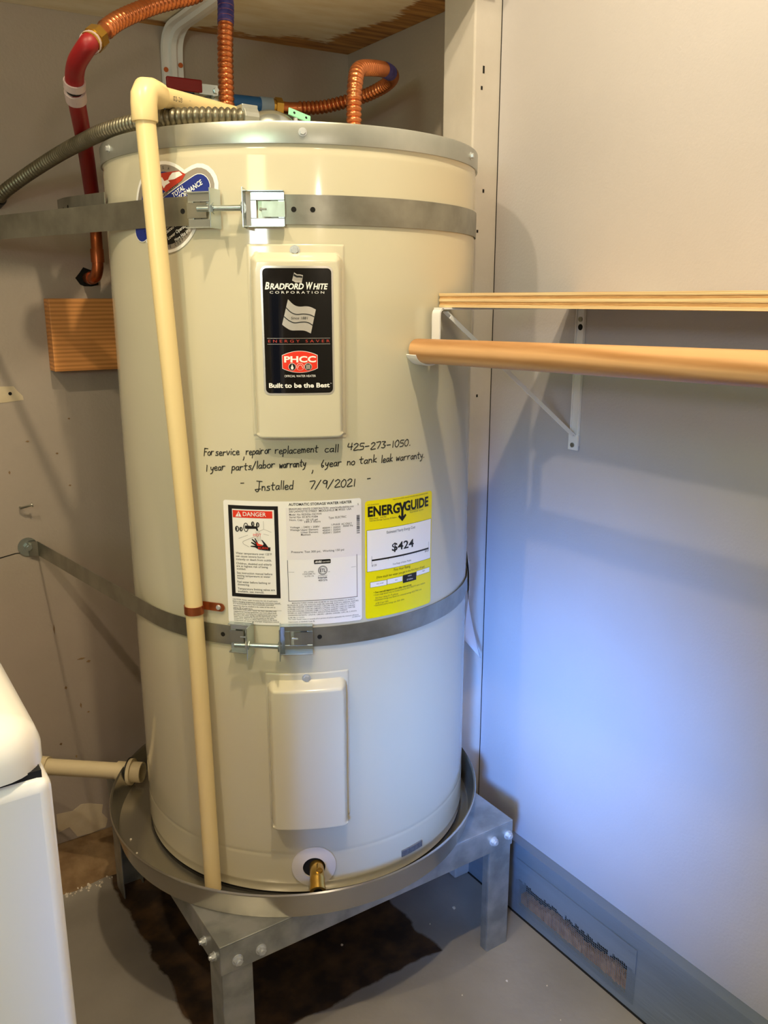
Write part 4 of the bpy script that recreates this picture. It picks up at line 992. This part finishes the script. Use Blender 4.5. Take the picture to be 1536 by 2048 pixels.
# stamp on the pipe: date and bar code, curved round it
side = ed.cross(Vector((0, 0, 1))).normalized()   # towards the camera
if side.y > 0: side = -side
upv = side.cross(ed).normalized(); upv = upv if upv.z > 0 else -upv
def stamp(v2, f2): return [ec + ed * x + (side * cos(y / .0134) + upv * sin(y / .0134)) * .01365 for x, y in v2], f2
sp = MB(); v2, f2, w_ = glyphs('02-28'); sp.add(*stamp([(.050 + .022 * x / w_, -.0045 + .0058 * y) for x, y in v2], f2))
x = .090
while x < .125:
    b_ = random.choice((.0006, .0011, .0018)); sp.add(*stamp([(x, -.007), (x + b_, -.007), (x + b_, -.0035), (x + b_, 0), (x + b_, .0015), (x, .0015), (x, 0), (x, -.0035)], [(0, 1, 2, 7), (7, 2, 3, 6), (6, 3, 4, 5)])); x += b_ + random.choice((.0008, .0013))
obj('stamped_code', sp, M_grayink, cp, fixn=False)

# copper clip holding it to the jacket
cc = Vector((.4394, 1.1835, .779)); pc_ = thing('pipe_clip', tuple(cc), 'small copper clip fixing the cream pipe to the heater', 'clip')
_, t, n, k = frame(-152, 779); vv = []; ff = []; N_ = 20
for i in range(N_ + 1):
    a = -pi * .62 + (pi * 1.24) * i / N_
    for r_, dz in ((.0140, -.0065), (.0153, -.0065), (.0153, .0065), (.0140, .0065)): vv.append(cc + (n * cos(a) + t * sin(a)) * r_ + k * dz)
for i in range(N_):
    for q in range(4): ff.append((4 * i + q, 4 * i + (q + 1) % 4, 4 * i + 4 + (q + 1) % 4, 4 * i + 4 + q))
obj('strap_loop', MB().add(vv, ff), M_copper2, pc_, True, 40)
pe, t2, n2, k2 = frame(-127, 781, .0022)
obj('ear', MB().obox(pe - t2 * .007, t2, n2, k2, .0155, .0008, .0065).cyl(pe + t2 * .0085 - n2 * .0008, pe + t2 * .0085 + n2 * .0008, .0065, 16), M_copper2, pc_)
ps_ = obj('screw', MB().cyl(pe + t2 * .005 + n2 * .0008, pe + t2 * .005 + n2 * .003, .0042, 16, .0032), M_screw, pc_)

# ------------------------------------------------------------------ copper connectors and water pipes
def connector(pts, label, name='flexible_connector', tape=None, r=.0120):
    o = thing(name, pts[0], label, 'pipe', 'corrugated copper connectors')
    ps, rad = corrugated(pts, r, .0014, .0086)
    n = len(ps)
    for i in range(n):
        if i < 10 or i > n - 16: rad[i] = r * .93
    obj('corrugated_tube', MB().tube(ps, rad, 18), M_copper, o, True, 80)
    if tape:
        i0, i1 = int(n * tape[0]), int(n * tape[1]); tp_ = ps[i0:i1]; obj('blue_tape', MB().tube(tp_, [r + .0013 + .0004 * ((i % 4) > 1) for i in range(len(tp_))], 18), M_bluetape, o, True, 80)
    return o, ps
hot, hp = connector([(hx, hy, 1.497), (hx + .001, hy + .002, 1.56), (hx + .007, hy + .012, 1.64), (.6475, 1.440, 1.700), (.648, 1.4425, 1.722), (.640, 1.4405, 1.738), (.622, 1.436, 1.733), (.5914, 1.4317, 1.712), (.550, 1.419, 1.694), (.506, 1.4037, 1.6735), (.444, 1.372, 1.6365), (.3998, 1.341, 1.599)], 'corrugated copper connector rising from the heater and arching left to the red pipe', tape=(.335, .475))
cold, cpts = connector([(cx_, cy_, 1.497), (cx_ + .001, cy_ + .002, 1.545), (.810, 1.300, 1.585), (.832, 1.322, 1.613), (.888, 1.36, 1.630), (.950, 1.415, 1.645), (.996, 1.465, 1.650), (1.012, 1.515, 1.646), (1.000, 1.565, 1.636), (.972, 1.60, 1.627), (.931, 1.628, 1.617), (.880, 1.648, 1.613), (.858, 1.655, 1.613)], 'corrugated copper connector looping over from the right of the heater top to the blue pipe', tape=(.40, .50))
# red hot pipe
rp = thing('red_pipe', (.485, 1.79, 1.27), 'red plastic hot water pipe rising from a copper elbow in the back wall', 'pipe')
c0 = hp[-1]; cd = (hp[-1] - hp[-4]).normalized()
obj('brass_nut', MB().cyl(c0 - cd * .010, c0 + cd * .006, .0172, 8).cyl(c0 + cd * .006, c0 + cd * .016, .0155, 24), M_brass, rp)
e0 = c0 + cd * .012; rpt = spline([e0, e0 + cd * .008, (.3785, 1.361, 1.5715), (.3805, 1.389, 1.5605), (.3835, 1.405, 1.548)], 6)
obj('elbow_sleeve', MB().tube(rpt, .0135, 20), M_red, rp, True, 40)
d2 = (rpt[-1] - rpt[-3]).normalized()
obj('crimp_ring', MB().tube([rpt[1] - cd * .002, rpt[3]], .0155, 20), M_crimp, rp, True, 40)
obj('crimp_ring', MB().cyl(rpt[-1] - d2 * .008, rpt[-1] + d2 * .003, .0160, 20), M_crimp, rp, True, 40)
r0 = rpt[-1] + d2 * .010
obj('coupling', MB().cyl(rpt[-1], r0, .0118, 20), M_black, rp)
r1 = Vector((.3925, 1.432, 1.527)); obj('crimp_ring', MB().cyl(r0 - d2 * .001, r0 + (r1 - r0).normalized() * .016, .0158, 20), M_crimp, rp, True, 40)
obj('red_tube', MB().tube(spline([r0, r1, (.431, 1.547, 1.488), (.474, 1.68, 1.425), (.495, 1.745, 1.385)], 8), .0130, 20), M_red, rp, True, 40)
obj('copper_stub', MB().tube(spline([(.494, 1.742, 1.388), (.4975, 1.757, 1.360), (.498, 1.762, 1.315), (.497, 1.764, 1.297), (.495, 1.775, 1.283), (.493, 1.80, 1.281), (.492, 1.828, 1.281)], 5), .0112, 18), M_copper2, rp, True, 40)
for a_, b_ in (((.498, 1.7615, 1.335), (.498, 1.7622, 1.310)), ((.4935, 1.792, 1.2815), (.493, 1.806, 1.281))): obj('copper_collar', MB().cyl(a_, b_, .0128, 18), M_copper2, rp, True, 40)
wall_poly('wall_hole', [(.492 + .020 * cos(a * pi / 5) * (1 + .25 * (a % 2)), 1.281 + .017 * sin(a * pi / 5) * (1 + .3 * (a % 3 == 0))) for a in range(10)], M_hole)
# cold pipe with valve
bpz = thing('blue_pipe', (.74, 1.69, 1.60), 'blue plastic cold water pipe with a red handled shutoff valve', 'pipe')
q0 = cpts[-1]; qd = Vector((-1, .10, .0)).normalized()
obj('brass_nut', MB().cyl(q0 - qd * -.002, q0 + qd * .016, .0175, 6).cyl(q0 + qd * .016, q0 + qd * .026, .0135, 20), M_brass, bpz)
obj('crimp_ring', MB().cyl(q0 + qd * .022, q0 + qd * .048, .0158, 24), M_crimpb, bpz, True, 40)
obj('blue_tube', MB().cyl(q0 + qd * .044, q0 + qd * .105, .0145, 24), M_bluep, bpz, True, 40)
va = q0 + qd * .112 + Vector((0, 0, -.004))
obj('valve_body', MB().cyl(va, va + qd * .018, .0165, 8).tube([va + qd * .018, va + qd * .028, va + qd * .045, va + qd * .055], [.013, .018, .018, .013], 20).cyl(va + qd * .055, va + qd * .07, .0155, 8), M_zinc, bpz, True, 30)
vh = va + qd * .036 + Vector((0, -.018, .012))
hm = MB().tube([vh + Vector((0, .004, 0)), vh + Vector((0, -.010, 0))], .006, 12)
obj('valve_stem', hm, M_zinc, bpz)
obj('handle', MB().obox(vh + qd * .060 + Vector((0, -.010, .007)), qd, Vector((0, 1, 0)), Vector((0, 0, 1)), .034, .003, .0115), M_red, bpz, bevel=.003)
obj('handle_arm', MB().obox(vh + qd * .014 + Vector((0, -.009, .003)), qd, Vector((0, 1, 0)), Vector((0, 0, 1)), .018, .0014, .009).cyl(vh + Vector((0, -.0105, .002)), vh + Vector((0, -.015, .002)), .0055, 6), M_zinc, bpz)
obj('blue_tube', MB().tube(spline([va + qd * .068, va + qd * .10, va + qd * .125 + Vector((0, .005, -.02)), va + qd * .135 + Vector((0, .015, -.06)), va + qd * .135 + Vector((0, .03, -.12)), (va.x - .135, YB + .005, 1.47)], 6), .0128, 18), M_bluep, bpz, True, 40)

# ------------------------------------------------------------------ electrical conduit
ed_ = thing('electrical_conduit', (.33, 1.79, 1.42), 'grey flexible steel electrical conduit bending over the top rim of the heater', 'conduit')
cps, crad = corrugated([(.335, 1.800, 1.424), (.345, 1.765, 1.436), (.373, 1.695, 1.459), (.399, 1.60, 1.478), (.410, 1.48, 1.484), (.415, 1.37, 1.4835), (.440, 1.26, 1.4835), (.487, 1.195, 1.4835), (.536, 1.172, 1.484), (.556, 1.170, 1.484)], .0108, .0016, .0084)
obj('flexible_tube', MB().tube(cps, crad, 16), M_flexc, ed_, True, 80)
dd = (cps[-1] - cps[-6]).normalized()
obj('box_connector', MB().cyl(cps[-1] - dd * .014, cps[-1] + dd * .008, .0145, 16).obox(cps[-1] - dd * .004 + Vector((0, 0, .010)), dd, Vector((-dd.y, dd.x, 0)), Vector((0, 0, 1)), .012, .009, .006), M_galv, ed_, bevel=.001)
obj('wall_bushing', MB().cyl(cps[0], cps[0] + (cps[0] - cps[5]).normalized() * .035, .0150, 18), M_black, ed_)

# mint tag on the lid
mt = thing('plastic_tag', (.647, 1.20, 1.464), 'small mint green plastic tag with two holes on the heater lid', 'tag')
ta = (Vector((.6654, 1.19, 1.4985)) - Vector((.6274, 1.19, 1.5075))).normalized(); tn = Vector((-.3, -.85, .35)).normalized(); tn = (tn - ta * tn.dot(ta)).normalized(); tk = tn.cross(ta)
tk = tk if tk.z > 0 else -tk
mc = Vector((.645, 1.19, 1.5005))
obj('plate', MB().obox(mc, ta, tn, tk, .0185, .0012, .0058), M_mint, mt, bevel=.0025)
for q in (-.0095, .0105): obj('hole', MB().cyl(mc + ta * q + tn * .0011, mc + ta * q + tn * .0016, .0018, 12), M_hole, mt)
obj('post', MB().cyl((.639, 1.19, 1.4635), (.639, 1.191, 1.497), .0032, 12), M_screw, mt)

# ------------------------------------------------------------------ paper tag hanging at the right of the tank
vv = []; ff = []; nu, nv = 10, 14
A0, B0 = Vector((.960, 1.158, .770)), Vector((1.018, 1.245, .770))
for j in range(nv + 1):
    t = j / nv
    for i in range(nu + 1):
        u_ = i / nu
        p = A0.lerp(Vector((.985, 1.192, .60)), t).lerp(B0.lerp(Vector((1.046, 1.238, .530)), t), u_)
        n_ = Vector((.75, -.65, 0)); p = p + n_ * (.012 * t * t * u_ + .003 * sin(t * 5 + u_ * 2))
        vv.append(p)
for j in range(nv):
    for i in range(nu): a = j * (nu + 1) + i; ff.append((a, a + 1, a + nu + 2, a + nu + 1))
pt = obj('paper_tag', MB().add(vv, ff), M_paper, None, True)
so = pt.modifiers.new('thickness', 'SOLIDIFY'); so.thickness = .0004
tag(pt, 'white paper sheet tucked behind the lower strap on the right side of the heater', 'paper')

# ------------------------------------------------------------------ closet shelf, bracket and rod on the right wall
shf = thing('closet_shelf', (.96, .1, 1.228), 'plywood shelf on the right wall above the wooden rod', 'shelf')
for i, (za, zb) in enumerate(((1.2280, 1.2318), (1.2318, 1.2366), (1.2366, 1.2404), (1.2404, 1.2446), (1.2446, 1.2485))):
    ins = .0006 if i % 2 else 0
    obj('ply', MB().box(.8045 + ins, XR - .0005, YF + .002, 1.056 - ins, za, zb), M_shelfwood if i % 2 == 0 else wood_mat('plywood_core', 'deb074', '83552b', 40, .7, (1, .6, 9), 8), shf)
rodo = obj('closet_rod', MB().tube([(.755, 1.041, 1.165), (.755, 1.0395, 1.1654)] + [(.755, 1.039 - .243 * i, 1.1654 + .0043 * i) for i in range(11)], [.0160] + [.0178] * 12, 28), M_rod, None, True, 40)
tag(rodo, 'round wooden closet rod resting in the white bracket hook', 'rod')
br = thing('shelf_bracket', (XR, 1.034, .99), 'white steel shelf and rod bracket on the right wall', 'bracket')
by = 1.034; bw_ = .0095
obj('wall_leg', MB().box(XR - .003, XR, by - bw_, by + bw_, .992, 1.2275).box(XR - .006, XR - .003, by - bw_, by - bw_ + .002, 1.0, 1.2275).box(XR - .006, XR - .003, by + bw_ - .002, by + bw_, 1.0, 1.2275), M_bracket, br, bevel=.0008)
obj('top_arm', MB().box(.785, XR - .003, by - bw_, by + bw_, 1.2245, 1.2275), M_bracket, br, bevel=.0008)
hkp = [(0.7895, 1.2262), (0.7845, 1.2225), (0.783, 1.215), (0.783, 1.1875), (0.782, 1.1605), (0.7765, 1.1485), (0.7635, 1.145), (0.7505, 1.1475), (0.7415, 1.1545), (0.7375, 1.1605)]
hv = []; hf = []; sp_ = spline([Vector((a, b, 0)) for a, b in hkp], 4)
for i, p in enumerate(sp_):
    d = (sp_[min(i + 1, len(sp_) - 1)] - sp_[max(i - 1, 0)]).normalized(); nn = Vector((-d.y, d.x, 0)) * .0011
    for q, e in ((p - nn, -1), (p - nn, 1), (p + nn, 1), (p + nn, -1)): hv.append((q.x, by + e * bw_ * (1.0 if i < 20 else 1.25), q.y))
for i in range(len(sp_) - 1):
    for q in range(4): hf.append((4 * i + q, 4 * i + (q + 1) % 4, 4 * i + 4 + (q + 1) % 4, 4 * i + 4 + q))
hf += [(0, 1, 2, 3), tuple(range(len(hv) - 4, len(hv)))[::-1]]
obj('rod_hook', MB().add(hv, hf), M_bracket, br, True, 50)
da, db = Vector((.800, by, 1.2215)), Vector((XR - .005, by, 1.010)); dx = (db - da).normalized(); dn_ = dx.cross(Vector((0, 1, 0))).normalized()
obj('brace', MB().obox((da + db) / 2, dx, Vector((0, 1, 0)), dn_, (db - da).length / 2, .0062, .0012).obox((da + db) / 2 + Vector((0, -.0055, 0)) - dn_ * .003, dx, Vector((0, 1, 0)), dn_, (db - da).length / 2 - .008, .0008, .003).box(XR - .0065, XR - .003, by - .011, by + .011, .985, 1.012), M_bracket, br, bevel=.0006)
for z in (1.207, .994): obj('screw', MB().cyl((XR - .003, by, z), (XR - .0085 if z < 1 else XR - .005, by, z), .0042, 12), M_strap, br)
obj('keyhole', MB().cyl((XR - .0029, by, 1.194), (XR - .0034, by, 1.194), .0052, 14), M_hole, br)

# ------------------------------------------------------------------ upper plywood shelf with its bracket
def sz_(x): return 1.780 - .022 * (1.115 - x)
xa, xb = -.55, 1.114
us_ = MB(); v = [(x, y, sz_(x) + dz) for dz in (0, .018) for y in (1.21, YB - .001) for x in (xa, xb)]
us_.add(v, [(0, 2, 3, 1), (4, 5, 7, 6), (0, 1, 5, 4), (2, 6, 7, 3), (0, 4, 6, 2), (1, 3, 7, 5)])
# a notch is cut for the corner post
ub = obj('plywood_shelf', MB().add([(x, y, sz_(x) + dz) for dz in (0, .018) for x, y in ((xa, 1.21), (1.029, 1.21), (1.029, 1.351), (xb, 1.351), (xb, YB - .001), (xa, YB - .001))], [(0, 5, 4, 3, 2, 1), (6, 7, 8, 9, 10, 11)] + [(i, (i + 1) % 6, 6 + (i + 1) % 6, 6 + i) for i in range(6)]), M_ply)
tag(ub, 'patchily painted plywood shelf overhead in the corner', 'shelf')
wbk = thing('shelf_bracket', (.695, YB, 1.40), 'white pressed steel bracket on the back wall under the overhead shelf', 'bracket')
zt = sz_(.695) - .001
vv = []; ff = []
pathb = [(YB - .0015, 1.40), (YB - .0015, 1.55), (YB - .0015, 1.68), (YB - .002, zt - .045), (YB - .010, zt - .022), (YB - .028, zt - .008), (YB - .055, zt - .002), (YB - .12, zt - .002), (1.45, zt - .002), (1.36, zt - .002)]
pb_ = spline([Vector((0, a, b)) for a, b in pathb], 5)
hwid = .023
prf = [(-1, 0), (-.92, .006), (-.35, .004), (-.22, .012), (.22, .012), (.35, .004), (.92, .006), (1, 0)]
for i, p in enumerate(pb_):
    d = (pb_[min(i + 1, len(pb_) - 1)] - pb_[max(i - 1, 0)]).normalized(); nn = Vector((0, -d.z, d.y)); nn = nn if (nn.y < -.01 or nn.z < 0) else -nn
    for u_, h_ in prf: vv.append(Vector((.695 + u_ * hwid * (1 if p.z > 1.6 else .96), p.y, p.z)) + nn * h_)
m = len(prf)
for i in range(len(pb_) - 1):
    for q in range(m - 1): a = i * m + q; ff.append((a, a + 1, a + m + 1, a + m))
obj('pressed_arm', MB().add(vv, ff), M_bracket, wbk, True, 50)
for x, z in ((.679, 1.690), (.7105, 1.702)): obj('screw', MB().cyl((x, YB - .006, z), (x, YB - .0085, z), .0048, 14), M_copper2, wbk)

# ------------------------------------------------------------------ wooden block on the back wall
wk = obj('wooden_block', MB().box(.402, .64, YB - .042, YB, 1.100, 1.241), M_block, None, bevel=.0015)
tag(wk, 'orange toned wooden spacer block on the back wall behind the heater', 'wood block')

# ------------------------------------------------------------------ washing machine
wm = thing('washing_machine', (-.24, .92, 0), 'white washing machine in the left foreground beside the heater', 'washing machine')
wx0, wx1, wy0_, wy1_ = -.585, .102, .569, 1.26
obj('cabinet', MB().box(wx0, wx1, wy0_, wy1_, .015, .917), M_wash, wm, True, 40, bevel=.0095, seg=4)
obj('seam', MB().box(wx0 + .006, wx1 - .006, wy0_ + .006, wy1_ - .006, 9.13e-1, .9215), M_gap, wm)
tpv = MB(); prof_ = [(0.0, .9205), (0.0, .934), (-.003, .944), (-.010, .952), (-.020, .957), (-.045, .960)]
def rr(inset, z, n=7):
    r_ = max(.034 + inset, .01); a0, a1, b0, b1 = wx0 - inset, wx1 + inset, wy0_ - inset, wy1_ + inset; o_ = []
    for (cx2, cy2, t0) in ((a1 - r_, b1 - r_, 0), (a0 + r_, b1 - r_, 90), (a0 + r_, b0 + r_, 180), (a1 - r_, b0 + r_, 270)):
        o_ += [(cx2 + r_ * cos(radians(t0 + 90 * k / n)), cy2 + r_ * sin(radians(t0 + 90 * k / n)), z) for k in range(n + 1)]
    return o_
rings = [rr(i_, z_) for i_, z_ in prof_]; m = len(rings[0]); vv = sum(rings, []); ff = []
for i in range(len(rings) - 1):
    for k in range(m): ff.append((i * m + k, i * m + (k + 1) % m, (i + 1) * m + (k + 1) % m, (i + 1) * m + k))
ff += [tuple(range(m))[::-1], tuple(range((len(rings) - 1) * m, len(rings) * m))]
obj('top_cover', tpv.add(vv, ff), M_washtop, wm, True, 40)
for x in (wx0 + .06, wx1 - .06):
    for y in (wy0_ + .06, wy1_ - .06): obj('foot', MB().cyl((x, y, 0), (x, y, .016), .02, 16), M_black, wm)

# ------------------------------------------------------------------ crumbs on the floor and in the pan
def crumb(x, y, z, r_, i):
    v = [(x + r_ * random.uniform(.6, 1.3) * cos(a), y + r_ * random.uniform(.6, 1.3) * sin(a), z) for a in [k * pi / 3 for k in range(6)]]
    v += [(x + .5 * (a - x), y + .5 * (b - y), z + r_ * random.uniform(.6, 1.1)) for a, b, _ in v]
    return obj('plaster_crumb', MB().add(v, [tuple(range(6))[::-1], tuple(range(6, 12))] + [(k, (k + 1) % 6, 6 + (k + 1) % 6, 6 + k) for k in range(6)]), M_crumb)
for i, (x, y, r_) in enumerate([(.93, .98, .0022), (.985, .93, .0016), (.84, 1.0, .0016), (.90, 1.18, .0022), (.72, 1.23, .003), (.97, 1.19, .004), (.95, .86, .0014), (.80, 1.31, .002)]):
    tag(crumb(x, y, 0, r_, i), 'small pale plaster crumb on the grey floor', 'crumb', 'plaster crumbs on the floor')
fm = MB()
for i in range(60):
    x, y, r_ = random.uniform(.22, .46), random.gauss(1.682, .008), random.uniform(.0012, .0042)
    v = [(x + r_ * random.uniform(.6, 1.3) * cos(a), y + r_ * random.uniform(.6, 1.3) * sin(a), 0) for a in [k * pi / 3 for k in range(6)]]
    v += [(x + .5 * (a - x), y + .5 * (b - y), r_ * random.uniform(.6, 1.1)) for a, b, _ in v]
    fm.add(v, [tuple(range(6))[::-1], tuple(range(6, 12))] + [(k, (k + 1) % 6, 6 + (k + 1) % 6, 6 + k) for k in range(6)])
fo = obj('plaster_rubble', fm, M_crumb); fo['kind'] = 'stuff'; tag(fo, 'fine pale plaster rubble scattered along the back wall footing', 'rubble')
for i, (a, r_) in enumerate([(196, .004), (190, .0025), (203, .0022), (172, .0025), (180, .002), (238, .003)]):
    tag(crumb(pcx + .324 * cos(radians(a)), pcy + .324 * sin(radians(a)), .2763, r_, i), 'small white crumb lying in the drain pan', 'crumb', 'crumbs in the drain pan')
